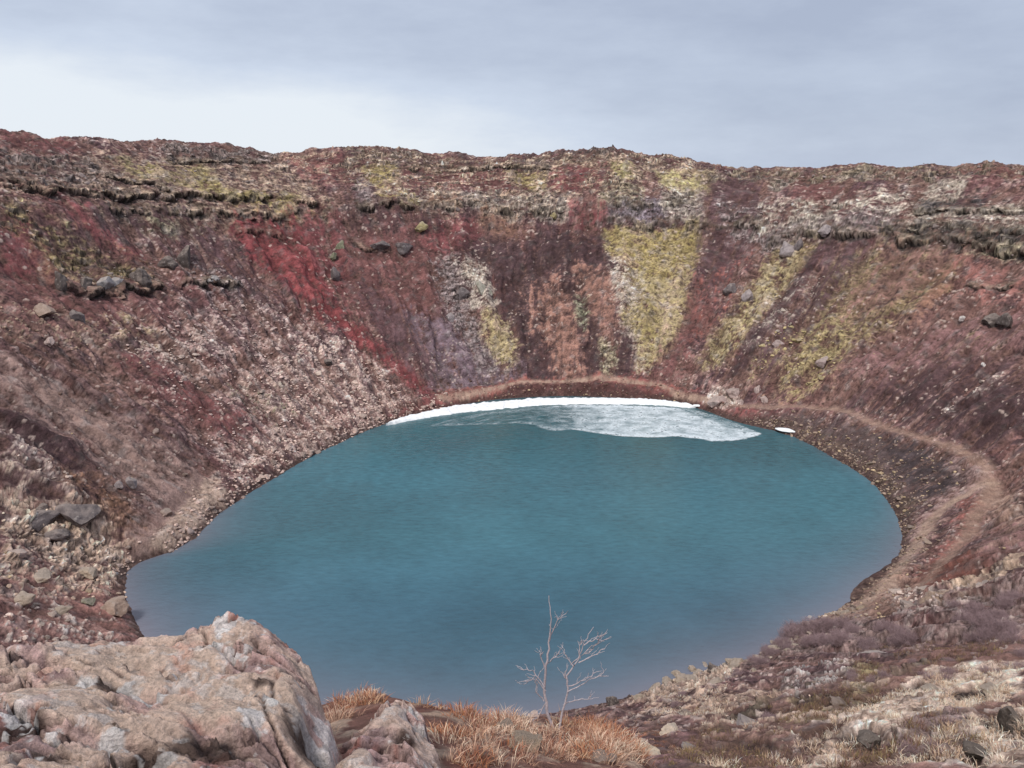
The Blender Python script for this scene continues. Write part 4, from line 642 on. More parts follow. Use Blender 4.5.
    tone = sstep(.1, .6, fbm(U / 2.2, V / 2.2, 61, 5))[:, None]; col = lerp(col, col.mean(axis=1, keepdims=True) * np.array([1.12, .98, .94])[None] * 1.12, tone * .45)
    c4, e4, i4 = facet(U / .7 + 9, V / .6, 44, .5)
    dk = ((i4 > .90) & (e4 > .22) & (nm > 0.0) & (scr < .4)); col = np.where(dk[:, None], col * .55, col)
    pk = ((i4 < .09 * sstep(-.1, .45, zone)) & (e4 > .25)) | ((i2 < .03) & (e2 > .3) & (nf > .1)); col = np.where(pk[:, None], lerp(col, PAL['pinkpale'][None, :], .6), col); stone = np.maximum(stone, pk * .7)
    # trails
    for (cn, w, pts) in TRAILS:
        dd, _, _, _ = line_sd(x, y, pts)
        a = (1 - sstep(w * .25, w * 1.5, dd + nf * .35 + nm * .5)) * (.55 + .4 * sstep(-.3, .3, ns))
        col = lerp(col, PAL[cn][None, :], a[:, None]); rock *= (1 - a)
    nq = (1 - sstep(35, 60, q)); t2 = fbm(x / 1.3, y / 1.3, 120, 5); t3 = fbm(x / .35, y / .35, 121, 4)
    col = col * np.exp(nq * (.75 * t2 + .45 * t3 - .05))[:, None]
    br = (nq * sstep(.12, .4, fbm(x / 2.6, y / 2.2, 122, 5)) * .75)[:, None]; col = lerp(col, lerp(PAL['soilblack'], PAL['rust2'], .45)[None, :], br)
    # damp stones at the waterline
    wet = (1 - sstep(.25, 1.3, d + nf * .5))
    col = lerp(col, PAL['shorewet'][None, :] * (.8 + .8 * i2[:, None]), (wet * .75)[:, None])
    # the ledge in front of the eye: red cinders and dead turf
    az = np.degrees(np.arctan2(x, y))
    fg = (1 - sstep(9, 13, q))
    n1 = fbm(x / .35, y / .35, 77, 5)
    fc = lerp(PAL['lip'][None, :], PAL['straw'][None, :] * .8, sstep(.0, .45, n1)[:, None])
    fc = lerp(fc, PAL['redbrown3'][None, :], (sstep(.1, .5, fbm(x / .8, y / .8, 78, 4)) * .7)[:, None])
    col = lerp(col, fc, fg[:, None])
    out = sstep(1.02, 1.4, t)
    col = lerp(col, PAL['olivegrey'][None, :], out[:, None] * .8)
    # relief
    hol = hollow * .45 + nq * sstep(.3, .6, t2) * .0
    amp = np.clip(q / 60, .25, 1.0)
    dz = rock * (c1 * .62 + c2 * .26 + c3 * .75) * amp * .8 + stone * (.16 + .12 * i1) * sstep(.05, .3, np.maximum(e1, e2)) * amp
    dz += (nb * .9 * sstep(2, 12, d) * np.clip(q / 80, .1, 1)) + nm * .28 * amp + nf * .10 * amp + ns * .16 * amp * sstep(2, 10, d)
    dz += (facet(U / .9 + 3, V / .7, 40, .7)[0] * .28 + c2 * .12) * sstep(.86, .95, t) * (1 - sstep(1.04, 1.2, t)) * (q > 60)
    dz += fg * (n1 * .10)
    gul = np.abs(fbm(U / 7 + .25 * nb, V / 55, 95, 4)); dz += (gul - .28) * 2.6 * sstep(.06, .25, t) * (1 - sstep(.55, .75, t)) * sstep(50, 90, q)
    dz *= lerp(1.0, sstep(-2, 2.5, d), .85)
    dz *= 1 - .7 * fg
    dz = dz + nq * (1 - fg) * (t2 * .16 + t3 * .06) - hol
    # crest roughness
    dz += (fbm(th * 85 / 7, th * 0 + .3, 90, 4) * .9 + fbm(th * 85 / 2.2, t * 3, 91, 3) * .5) * sstep(.8, .97, t) * (1 - sstep(1.1, 1.5, t)) * (q > 60)
    if full: return col, dz, nf, nm, c1, i1, rock
    return col, dz, nf, nm, c1, i1
def ground_point(x, y):
    X = np.array([float(x)]); Y = np.array([float(y)])
    return float(base_z(X, Y)[0] + paint(X, Y)[1][0])

# ---------------------------------------------------------------- ground: one sheet around the viewpoint, finer where the eye looks
def build_ground():
    a = np.radians(np.concatenate([np.arange(-180, -46, 1.5), np.arange(-46, -36, .2), np.arange(-36, 36, AZ_STEP), np.arange(36, 46, .2), np.arange(46, 180, 1.5)]))
    R = np.concatenate([np.geomspace(.05, 3, 50)[:-1], np.geomspace(3, 12, int(330 * RQ))[:-1], np.geomspace(12, 60, int(420 * RQ))[:-1], np.arange(60, 115, .28 / RQ), np.arange(115, 255, .19 / RQ),
                        np.geomspace(255, 400, 60)[1:], np.geomspace(400, 6000, 30)[1:]])
    A, Q = np.meshgrid(a, R)
    X = (Q * np.sin(A)).ravel(); Y = (Q * np.cos(A)).ravel()
    Z = base_z(X, Y)
    col, dz, nf, nm, c1, i1, rock = paint(X, Y, True)
    th = np.arctan2(Y - CY, X - CX); ux = np.cos(th); uy = np.sin(th); r = np.hypot(X - CX, Y - CY)
    tt = crater(X, Y)[2]; sl = .58 * sstep(0, .06, tt) * (1 - sstep(.85, 1.0, tt)) * sstep(3, 12, np.hypot(X, Y))
    Z = Z + dz * np.sqrt(1 - sl ** 2)
    DX = -ux * dz * sl; DY = -uy * dz * sl
    LF = np.zeros_like(X); hzf, hze, hzi = facet(th * 85 / 1.6 + nm * .3, Z / .45 + nf * .2, 303, .6)
    nl = fbm(th * 85 / 4.5, r / 9, 71, 3)
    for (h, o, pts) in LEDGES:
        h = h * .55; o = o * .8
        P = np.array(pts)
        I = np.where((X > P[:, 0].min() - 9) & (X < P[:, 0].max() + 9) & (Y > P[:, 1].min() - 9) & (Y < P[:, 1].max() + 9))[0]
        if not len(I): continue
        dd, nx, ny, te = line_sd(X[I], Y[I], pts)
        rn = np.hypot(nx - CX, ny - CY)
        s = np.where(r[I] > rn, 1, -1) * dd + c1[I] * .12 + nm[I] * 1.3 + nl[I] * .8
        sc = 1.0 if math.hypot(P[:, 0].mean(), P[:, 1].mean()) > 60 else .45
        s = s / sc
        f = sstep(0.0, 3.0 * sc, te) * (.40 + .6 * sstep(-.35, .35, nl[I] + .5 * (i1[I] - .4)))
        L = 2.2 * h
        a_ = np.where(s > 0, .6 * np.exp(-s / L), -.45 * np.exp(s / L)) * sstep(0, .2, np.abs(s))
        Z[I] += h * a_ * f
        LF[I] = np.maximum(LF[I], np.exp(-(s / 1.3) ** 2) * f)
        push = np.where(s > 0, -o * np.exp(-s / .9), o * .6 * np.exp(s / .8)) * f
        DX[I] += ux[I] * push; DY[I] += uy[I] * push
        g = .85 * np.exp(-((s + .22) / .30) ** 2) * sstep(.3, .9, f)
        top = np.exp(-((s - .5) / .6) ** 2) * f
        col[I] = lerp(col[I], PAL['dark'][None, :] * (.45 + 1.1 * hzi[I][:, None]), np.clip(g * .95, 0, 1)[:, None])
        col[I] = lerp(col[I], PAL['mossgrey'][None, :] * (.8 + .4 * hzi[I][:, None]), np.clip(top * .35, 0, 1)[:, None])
    # layered lava beds in the upper wall: treads and broken risers
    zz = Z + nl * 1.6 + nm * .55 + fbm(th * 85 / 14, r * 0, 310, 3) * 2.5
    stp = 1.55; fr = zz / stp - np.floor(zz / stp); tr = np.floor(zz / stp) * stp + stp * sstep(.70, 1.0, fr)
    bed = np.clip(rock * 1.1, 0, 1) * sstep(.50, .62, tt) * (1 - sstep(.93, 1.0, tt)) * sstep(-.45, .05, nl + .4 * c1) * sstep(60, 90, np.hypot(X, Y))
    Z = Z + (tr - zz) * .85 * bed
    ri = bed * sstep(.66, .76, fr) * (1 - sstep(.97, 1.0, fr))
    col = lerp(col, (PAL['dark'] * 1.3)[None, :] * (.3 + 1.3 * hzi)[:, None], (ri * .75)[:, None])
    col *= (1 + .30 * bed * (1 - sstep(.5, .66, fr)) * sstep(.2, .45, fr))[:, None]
    # crags: relief and tone that follow height as well as the plan, so steep faces are broken too
    far = sstep(25, 60, np.hypot(X, Y)); k = np.clip(rock * .8 + LF, 0, 1) * far
    h1 = fbm(th * 85 / 1.8, Z / .45, 301, 4); h2, e2, i2 = facet(th * 85 / 1.5 + h1 * .3, Z / .5 + h1 * .3, 302, .7)
    push = k * (h1 * .35 + h2 * .45); DX -= ux * push; DY -= uy * push
    col *= (1 + k * (h1 * .55 + (i2 - .5) * .7) - k * .45 * (1 - sstep(0, .14, e2)))[:, None]
    X = X + DX; Y = Y + DY
    lum = col.mean(axis=1); fk = sstep(20, 60, np.hypot(X, Y)); col = col * ((np.clip(lum / .22, .2, 1.0) ** (.34 * fk) * (1 + .04 * fk)))[:, None]
    sh = A.shape
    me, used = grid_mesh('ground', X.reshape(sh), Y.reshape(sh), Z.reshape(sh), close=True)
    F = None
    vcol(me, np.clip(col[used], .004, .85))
    me.flip_normals() if me.polygons[1000].normal.z < 0 else None
    o = link(bpy.data.objects.new('crater_ground', me)); me.materials.append(M_GROUND)
    tag(o, kind='structure')
    return o
build_ground()

# ---------------------------------------------------------------- lake
def build_lake():
    a = np.linspace(-math.pi, math.pi, 361)[:-1]; f = 1 - np.geomspace(.0005, 1, 90); f = np.concatenate([[1.03], f])
    A, Fq = np.meshgrid(a, f[:-1])
    rs = np.interp(A, _A, SH_T)
    X = CX + Fq * (rs + 2.0) * np.cos(A); Y = CY + Fq * (rs + 2.0) * np.sin(A)
    me, used = grid_mesh('lake', X, Y, np.full_like(X, LZ), close=True)
    bm = bmesh.new(); bm.from_mesh(me); bm.verts.ensure_lookup_table()
    n = len(a); bm.faces.new([bm.verts[i] for i in range(len(bm.verts) - n, len(bm.verts))]); bmesh.ops.recalc_face_normals(bm, faces=bm.faces)
    bm.faces.ensure_lookup_table()
    if bm.faces[0].normal.z < 0: bmesh.ops.reverse_faces(bm, faces=bm.faces)
    bm.to_mesh(me); bm.free()
    d = (rs - Fq * (rs + 2.0)).ravel()[used]; th = A.ravel()[used]
    nearw = sstep(.35, 1.0, -np.sin(th)) ; left = sstep(.2, .8, -np.cos(th)) * sstep(-.2, .3, -np.sin(th)); right = sstep(.5, .95, np.cos(th)) * sstep(-.1, .4, -np.sin(th))
    w = np.clip(nearw * .9 + left * .7 + right * .7, 0, 1)
    sh = np.exp(-np.maximum(d, 0) / (1.5 + 4.2 * w)) * (.25 + .75 * w)
    rgb = np.stack([np.clip(sh, 0, 1), w, np.zeros_like(w)], -1)
    vcol(me, rgb, 'ShallowReflect')
    m, nt, b, out = new_mat('lake_water')
    tc = nt.nodes.new('ShaderNodeTexCoord').outputs['Object']
    big = noise(nt, .02, 4, .5, tc)
    sx = nt.nodes.new('ShaderNodeSeparateXYZ'); nt.links.new(tc, sx.inputs[0])
    fy = nt.nodes.new('ShaderNodeMapRange'); fy.inputs[1].default_value = 165; fy.inputs[2].default_value = 85; nt.links.new(sx.outputs['Y'], fy.inputs[0])
    dark = tuple(lin((42, 82, 88)) / .84); mid = tuple(lin((58, 100, 112)) / .88); near = tuple(lin((54, 90, 106)) / .88)
    c = ramp(nt, fy.outputs[0], [(0, dark), (.45, mid), (.75, mid), (1, near)])
    mp = nt.nodes.new('ShaderNodeMapping'); mp.inputs['Scale'].default_value = (.55, 1.3, 1); nt.links.new(tc, mp.inputs[0])
    rip = noise(nt, 1.1, 5, .62, mp.outputs[0])
    c = mixc(nt, c, ramp(nt, big, [(.35, g3(.88)), (.65, g3(1.12))]), 1.0, 'MULTIPLY')
    c = mixc(nt, c, ramp(nt, rip, [(.32, g3(.74)), (.5, g3(1)), (.68, g3(1.25))]), math_(nt, 'ADD', .40, math_(nt, 'MULTIPLY', math_(nt, 'SUBTRACT', 1.0, fy.outputs[0]), .8), True), 'MULTIPLY')
    wind = noise(nt, .035, 4, .65, tc)
    gl = ramp(nt, math_(nt, 'ADD', wind, math_(nt, 'MULTIPLY', fy.outputs[0], -.12)), [(.36, g3(1.10)), (.58, g3(.86))])
    c = mixc(nt, c, gl, 1.0, 'MULTIPLY')
    s3 = nt.nodes.new('ShaderNodeSeparateColor'); nt.links.new(attr(nt, 'ShallowReflect'), s3.inputs[0])
    shc = tuple(lin((116, 110, 120)) / .84)
    c = mixc(nt, c, shc, math_(nt, 'MULTIPLY', s3.outputs[0], .85, True))  # pinkish edge: shallows plus a reflection painted into the water colour
    nt.links.new(c, b.inputs['Base Color'])
    b.inputs['Roughness'].default_value = .14; b.inputs['IOR'].default_value = 1.33
    rip2 = noise(nt, 3.6, 3, .55, mp.outputs[0])
    h = math_(nt, 'ADD', rip, math_(nt, 'MULTIPLY', rip2, .35))
    h = math_(nt, 'MULTIPLY', h, ramp(nt, wind, [(.35, g3(.35)), (.6, g3(1))]))
    bump(nt, b, h, .6, .18)
    o = link(bpy.data.objects.new('lake_water', me)); me.materials.append(m); tag(o, kind='structure')
build_lake()

# ---------------------------------------------------------------- snow and ice at the far shore
def mat_snow():
    m, nt, b, out = new_mat('old_snow')
    tc = nt.nodes.new('ShaderNodeTexCoord').outputs['Object']
    f = noise(nt, 1.3, 7, .65, tc)
    c = ramp(nt, f, [(.28, (.70, .73, .78)), (.45, (.88, .89, .91)), (.75, (.95, .95, .95))])
    nt.links.new(c, b.inputs['Base Color']); b.inputs['Roughness'].default_value = .6
    b.inputs['Subsurface Weight'].default_value = .0
    bump(nt, b, f, .6, .25); return m
M_SNOW = mat_snow()
def build_snow():
    P = np.array(SNOWBANK); L = np.concatenate([[0], np.cumsum(np.hypot(*np.diff(P[:, :2], axis=0).T))])
    s = np.arange(0, L[-1], .18); cx = np.interp(s, L, P[:, 0]); cy = np.interp(s, L, P[:, 1]); w = np.interp(s, L, P[:, 2])
    w = w * (1 + .28 * fbm(s / 2.0, s * 0, 5, 4)) * sstep(0, 2.5, s) * sstep(0, 1.5, L[-1] - s) * 1.35
    v = np.linspace(-1, 1, 29)
    S, Vv = np.meshgrid(s, v, indexing='ij')
    dx = cx - CX; dy = cy - CY; l = np.hypot(dx, dy); ux = dx / l; uy = dy / l
    off = Vv * w[:, None] * .8 + .0 * Vv + .25 * fbm(S / 1.2, Vv * 0 + 9, 6, 3) * np.abs(Vv)
    X = cx[:, None] + ux[:, None] * off; Y = cy[:, None] + uy[:, None] * off
    gz = base_z(X.ravel(), Y.ravel()).reshape(X.shape)
    prof = (1 - np.abs(Vv) ** 3)
    Z = np.maximum(gz, LZ) + prof * (.62 + .3 * fbm(X / 1.4, Y / 1.4, 7, 4)) - .12 * (1 - prof)
    me, u = grid_mesh('snow_bank', X, Y, Z)
    if me.polygons[50].normal.z < 0: me.flip_normals()
    me.materials.append(M_SNOW)
    tag(link(bpy.data.objects.new('snow_bank', me)), 'long white strip of old snow along the far waterline', 'snow bank')
    for i, (fx, fy, fs) in enumerate(FLOES):
        bm = bmesh.new(); bmesh.ops.create_uvsphere(bm, u_segments=32, v_segments=16, radius=1)
        for vt in bm.verts:
            k = 1 + .18 * float(fbm(np.array([vt.co.x * 1.3 + i * 9]), np.array([vt.co.y * 1.7]), 8, 3)[0])
            vt.co = Vector((vt.co.x * k, vt.co.y * k, max(vt.co.z, -.3) * .9 ** 2 + .05 * math.sin(vt.co.x * 5)))
        me = bpy.data.meshes.new('snow_patch'); bm.to_mesh(me); bm.free(); me.polygons.foreach_set('use_smooth', [True] * len(me.polygons)); me.materials.append(M_SNOW)
        o = link(bpy.data.objects.new('snow_patch', me)); o.location = (fx, fy, max(LZ, float(base_z(np.array([fx]), np.array([fy]))[0])) + .12); o.scale = (fs * .8, fs * .42, .38); o.rotation_euler = (0, 0, -.5 if i == 0 else -.3)
        tag(o, ['lone white snow patch on the dark shore right of the ice', 'short snow remnant at the right end of the snow strip'][i], 'snow patch')
build_snow()
def build_ice():
    P = np.array(ICE); st = .16
    gx = np.arange(P[:, 0].min() - 1, P[:, 0].max() + 1, st); gy = np.arange(P[:, 1].min() - 1, P[:, 1].max() + 1, st)
    X, Y = np.meshgrid(gx, gy); x = X.ravel(); y = Y.ravel()
    n1 = fbm(x / 3.2, y / 2.2, 50, 5); n2 = fbm(x / .8, y / .6, 51, 4)
    r = np.hypot(x - CX, y - CY); th = np.arctan2(y - CY, x - CX); rs = np.interp(th, _A, SH_T)
    sd = poly_sd(x, y, ICE) + n1 * .5 + n2 * .3
    dd = rs - r
    inner = sstep(0, 8, dd)                                # 0 at the shore, 1 toward open water
    band = fbm(th * 60 / 6, dd / .7, 52, 4)                # streaks that follow the shore
    a = sstep(0, .6, sd)
    edge = 1 - sstep(.3, 3.0, sd)
    core = sstep(2.0, 6.5, dd + 1.5 * n1) * sstep(2, 22, x + 4 * n1) ; white = np.clip(.22 + .62 * core + .45 * n1 + .22 * n2 + .5 * band * (1 - core) + .25 * edge, 0, 1)
    crk = 1 - sstep(.0, .035, np.abs(fbm(x / 2.2, y / 1.4, 55, 3))); hole = np.clip(sstep(.16, .34, n1 * .5 + n2 * .7 + .3 * band - .02 - .16 * core) + .25 * crk, 0, 1)
    leftthin = sstep(35, -5, x)
    alpha = a * (1 - hole * .8) * np.clip(.08 + .84 * white - .18 * leftthin, 0, 1)
    keep = (alpha.reshape(X.shape) > .03); keep = keep[:-1, :-1] | keep[1:, 1:]
    me, u = grid_mesh('ice_sheet', X, Y, np.full_like(X, LZ + .03) + (n2 * .01).reshape(X.shape), keep=keep)
    if me.polygons[50].normal.z < 0: me.flip_normals()
    vcol(me, np.stack([white, alpha, alpha], -1)[u], 'Ice')
    m, nt, b, out = new_mat('thin_ice')
    s3 = nt.nodes.new('ShaderNodeSeparateColor'); nt.links.new(attr(nt, 'Ice'), s3.inputs[0])
    tc = nt.nodes.new('ShaderNodeTexCoord').outputs['Object']
    c = mixc(nt, (.30, .44, .50), (.80, .88, .93), s3.outputs[0])
    nt.links.new(c, b.inputs['Base Color']); b.inputs['Roughness'].default_value = .35
    f = noise(nt, 2.5, 6, .7, tc)
    al = math_(nt, 'MULTIPLY', s3.outputs[1], ramp(nt, f, [(.3, g3(.65)), (.5, g3(1))]), True)
    nt.links.new(al, b.inputs['Alpha'])
    me.materials.append(m)
    tag(link(bpy.data.objects.new('ice_sheet', me)), 'thin pale sheet of melting ice on the lake below the snow strip', 'ice')
build_ice()

# ---------------------------------------------------------------- stones
def rock_mesh(name, seed, sub=3, cuts=14, flat=.75, rough=.10):
    rg = random.Random(seed); bm = bmesh.new(); bmesh.ops.create_icosphere(bm, subdivisions=sub, radius=1)
    pl = []
    for _ in range(cuts):
        n = Vector((rg.gauss(0, 1), rg.gauss(0, 1), rg.gauss(0, 1))).normalized(); pl.append((n, rg.uniform(.34, .78)))
    co = np.array([v.co for v in bm.verts])
    for n, h in pl:
        n = np.array(n); k = co @ n - h; co -= np.maximum(k, 0)[:, None] * n[None, :] * .94
    a = fbm(co[:, 0] * 2.1 + seed, co[:, 1] * 2.1 + co[:, 2] * 1.3, seed, 4) + fbm(co[:, 2] * 2.3, co[:, 0] * 1.1 - seed, seed + 3, 4)
    l = np.linalg.norm(co, axis=1)[:, None]
    co = co * (1 + rough * a[:, None] / np.maximum(l, .3))
    co[:, 2] *= flat
    co /= np.abs(co).max(axis=0)[None, :]
    for v, c in zip(bm.verts, co): v.co = Vector(c)
    me = bpy.data.meshes.new(name); bm.to_mesh(me); bm.free(); me.materials.append(M_ROCK)
    me.polygons.foreach_set('use_smooth', [True] * len(me.polygons))
    try: me.set_sharp_from_angle(angle=math.radians(32))
    except Exception: pass
    return me
ROCKS = [rock_mesh('boulder', 100 + i, 4, 9 + i % 4, rough=.09 + .02 * (i % 3)) for i in range(12)]
SC = dict(greyboulder=(104,92,92), blackb=(72,60,52), brownb=(104,78,64), palegreyb=(142,128,128), tanboulder=(150,122,104), palestone=(172,146,138), darkb=(88,76,72), paleb=(150,142,140), mossb=(112,110,84), mosspb=(150,134,84),
          lichenb=(140,134,118), pinkb=(154,130,126), whiteb=(205,196,190), tanrockb=(166,144,122))
def place_stone(name, x, y, w, h, col, label, group, yaw, seed, cat='boulder', sink=.46):
    o = link(bpy.data.objects.new(name, ROCKS[seed % len(ROCKS)]))
    s = w / 2; o.scale = (s, s * (.75 + .3 * random.random()), max(h * .58, s * .34))
    az = math.atan2(x, y)
    o.rotation_euler = (random.uniform(-.15, .15), random.uniform(-.15, .15), -az + yaw)
    z = float(base_z(np.array([x]), np.array([y]))[0])
    o.location = (x, y, z + o.scale[2] * (1 - 2 * sink) + .1)
    c = lin(col) / .76 if isinstance(col, tuple) else lin(SC[col]) / .76
    g = c.mean(); c = g + (c - g) * .72
    o.color = (*np.clip(c, .01, .85), 1)
    return tag(o, label, cat, group)
for i, (name, x, y, w, h, c, label, group) in enumerate(STONES):
    place_stone(name, x, y, w * .9, h, c, label, group, random.choice((0, math.pi)) + random.uniform(-.3, .3), i * 5 + 1, 'boulder' if name == 'boulder' else 'rock')

# tumbled stones: individuals for the larger, one mass for the rest
def inside(pts, n, rg):
    P = np.array(pts); lo = P.min(0); hi = P.max(0); out = np.zeros((0, 2))
    while len(out) < n:
        q = rg.uniform(lo, hi, (n * 3, 2)); out = np.concatenate([out, q[poly_sd(q[:, 0], q[:, 1], pts) > 0]])
    return out[:n]
def area(pts):
    P = np.array(pts); return abs(np.sum(P[:, 0] * np.roll(P[:, 1], -1) - P[:, 1] * np.roll(P[:, 0], -1))) / 2
DENS = dict(p=1.5, r=.22)
S_xy = []; S_sz = []; S_c = []; S_zone = []
for (cn, cov, edge, kind, pts) in PATCHES:
    if kind not in DENS and cn not in ('screebrown', 'screedark', 'cone', 'brownscree', 'redbrown2', 'darkshore', 'redfoot', 'brown', 'maroon3'): continue
    P = np.array(pts); q = np.hypot(*P.mean(0))
    if kind == 's': dens = {'screebrown': 2.6, 'screedark': .9, 'brownscree': .8, 'darkshore': 1.3, 'redfoot': .3}.get(cn, .10)
    else: dens = DENS[kind] * cov
    n = int(min(area(pts) * dens * 1.0, 5200))
    if n < 1: continue
    xy = inside(pts, n, rng)
    nn = fbm(xy[:, 0] / 4, xy[:, 1] / 4, 60, 3)
    xy = xy[nn > -.25 + .3 * rng.random(len(xy)) - .15 * (kind == 's')]; n = len(xy)
    u = rng.random(n)
    base = .15 if kind == 's' else (.27 if q > 60 else .16)
    sz = base * (1 - u * .985) ** -.42
    sz = np.minimum(sz, 1.5 if kind != 's' else .8) * (1 if q > 60 else .55)
    if kind == 's': c0 = np.where((rng.random(n) < .35)[:, None], lin((168, 146, 118))[None], lin((104, 84, 76))[None])
    else: c0 = np.repeat(np.clip(PAL[cn] * .8, 0, .8)[None], n, 0) if kind == 'p' else np.repeat(lin((132, 118, 114))[None], n, 0)
    c0 = c0 / .75 * (.6 + .6 * rng.random(n))[:, None]
    S_xy.append(xy); S_sz.append(sz); S_c.append(c0); S_zone += [1 if xy[:, 0].mean() < -5 else (3 if P[:, 1].mean() < 120 else 2)] * n
# stones along the waterline
for (t0, t1, n, cc, s0) in ((112, 205, 1100, (176, 152, 142), .26), (-55, 45, 1200, (138, 118, 104), .2), (45, 112, 500, (110, 84, 76), .18), (-80, -48, 260, (178, 160, 144), .3)):
    th = np.radians(rng.uniform(t0, t1, n)); th = (th + math.pi) % (2 * math.pi) - math.pi
    d = np.abs(rng.normal(0, 1, n)) * 2.2 - .1; kp = fbm(th * 22, d * .5, 93, 3) > rng.uniform(-.45, .35, n); th = th[kp]; d = d[kp]; n = len(th); r = np.interp(th, _A, SH_T) + d
    S_xy.append(np.stack([CX + r * np.cos(th), CY + r * np.sin(th)], -1)); S_sz.append(s0 * (1 - rng.random(n) * .98) ** -.42)
    S_c.append(lin(cc)[None] / .75 * (.5 + .75 * rng.random(n))[:, None]); S_zone += [4 if t0 == 112 else 5 if t0 == -55 else 6 if t0 == 45 else 7] * n
S_xy = np.concatenate(S_xy); S_sz = np.concatenate(S_sz); S_c = np.concatenate(S_c); S_zone = np.array(S_zone)
dz = paint(S_xy[:, 0], S_xy[:, 1])[1]; S_z = base_z(S_xy[:, 0], S_xy[:, 1]) + dz
dist = np.sqrt(S_xy[:, 0] ** 2 + S_xy[:, 1] ** 2 + S_z ** 2)
azs = np.degrees(np.arctan2(S_xy[:, 0], S_xy[:, 1]))
vis = (np.abs(azs) < 34) & (dist > 15)
score = np.where(vis, S_sz / dist, 0); order = np.argsort(-score)
big = set(order[:230].tolist())
ZL = {1: ('loose pale stone lying in the rubble on the left crater slope', 'loose stones in the rubble of the left crater slope'), 2: ('loose stone lying below the cliffs of the right crater wall', 'loose stones below the cliffs of the right crater wall'),
      3: ('loose stone lying on the near right slope or the scree spur', 'loose stones of the near right slope and scree spur'), 4: ('pale stone lying at the left waterline of the lake', 'stones along the left waterline'),
      5: ('brownish stone lying at the right waterline of the lake', 'stones along the right waterline'), 6: ('reddish stone lying at the far waterline of the lake', 'stones along the far waterline'),
      7: ('tan stone lying at the near right waterline among the bigger rocks', 'small stones along the near right waterline')}
for k in order[:230]:
    lb, gp = ZL[int(S_zone[k])]
    o = link(bpy.data.objects.new('loose_stone', ROCKS[int(k) % 12])); s = S_sz[k] * .62
    o.scale = (s * random.uniform(.9, 1.3), s * random.uniform(.8, 1.1), s * random.uniform(.55, .8)); o.rotation_euler = (random.uniform(-.3, .3), random.uniform(-.3, .3), random.uniform(0, 6.28))
    o.location = (S_xy[k, 0], S_xy[k, 1], S_z[k] + s * .08); o.color = (*np.clip(S_c[k], .01, .8), 1); tag(o, lb, 'stone', gp)
rest = np.array([i for i in range(len(S_sz)) if i not in big])
def mass(name, idx):
    tb = bmesh.new(); bmesh.ops.create_icosphere(tb, subdivisions=2, radius=1); tv0 = np.array([v.co for v in tb.verts]); tf = np.array([[v.index for v in f.verts] for f in tb.faces]); tb.free()
    vars_ = []
    for k in range(10):
        c = tv0.copy(); rg = np.random.default_rng(k)
        for _ in range(8):
            n = rg.normal(size=3); n /= np.linalg.norm(n); c -= np.maximum(c @ n - rg.uniform(.5, .8), 0)[:, None] * n
        vars_.append(c)
    nV = len(tv0); n = len(idx); V = np.zeros((n, nV, 3)); a = rng.uniform(0, 6.28, n); sx = rng.uniform(.85, 1.35, n); sy = rng.uniform(.7, 1.1, n); szv = rng.uniform(.45, .8, n)
    kk = rng.integers(0, 10, n)
    for k in range(10):
        m = kk == k; s = S_sz[idx[m]] * .6
        vx = vars_[k][None, :, 0] * (sx[m] * s)[:, None]; vy = vars_[k][None, :, 1] * (sy[m] * s)[:, None]; vz = vars_[k][None, :, 2] * (szv[m] * s)[:, None]
        ca = np.cos(a[m])[:, None]; sa = np.sin(a[m])[:, None]
        V[m, :, 0] = vx * ca - vy * sa + S_xy[idx[m], 0][:, None]; V[m, :, 1] = vx * sa + vy * ca + S_xy[idx[m], 1][:, None]; V[m, :, 2] = vz + (S_z[idx[m]] + s * .1)[:, None]
    F = (tf[None] + (np.arange(n) * nV)[:, None, None]).reshape(-1, 3)
    me = bpy.data.meshes.new(name); fill_mesh(me, V.reshape(-1, 3), F, False); vcol(me, np.clip(np.repeat(S_c[idx], nV, 0), .01, .8)); me.materials.append(M_SCREE)
    tag(link(bpy.data.objects.new(name, me)), 'small stones scattered over the crater slopes and shore', 'scree', kind='stuff')
mass('scree', rest)
print('stones', len(rest))
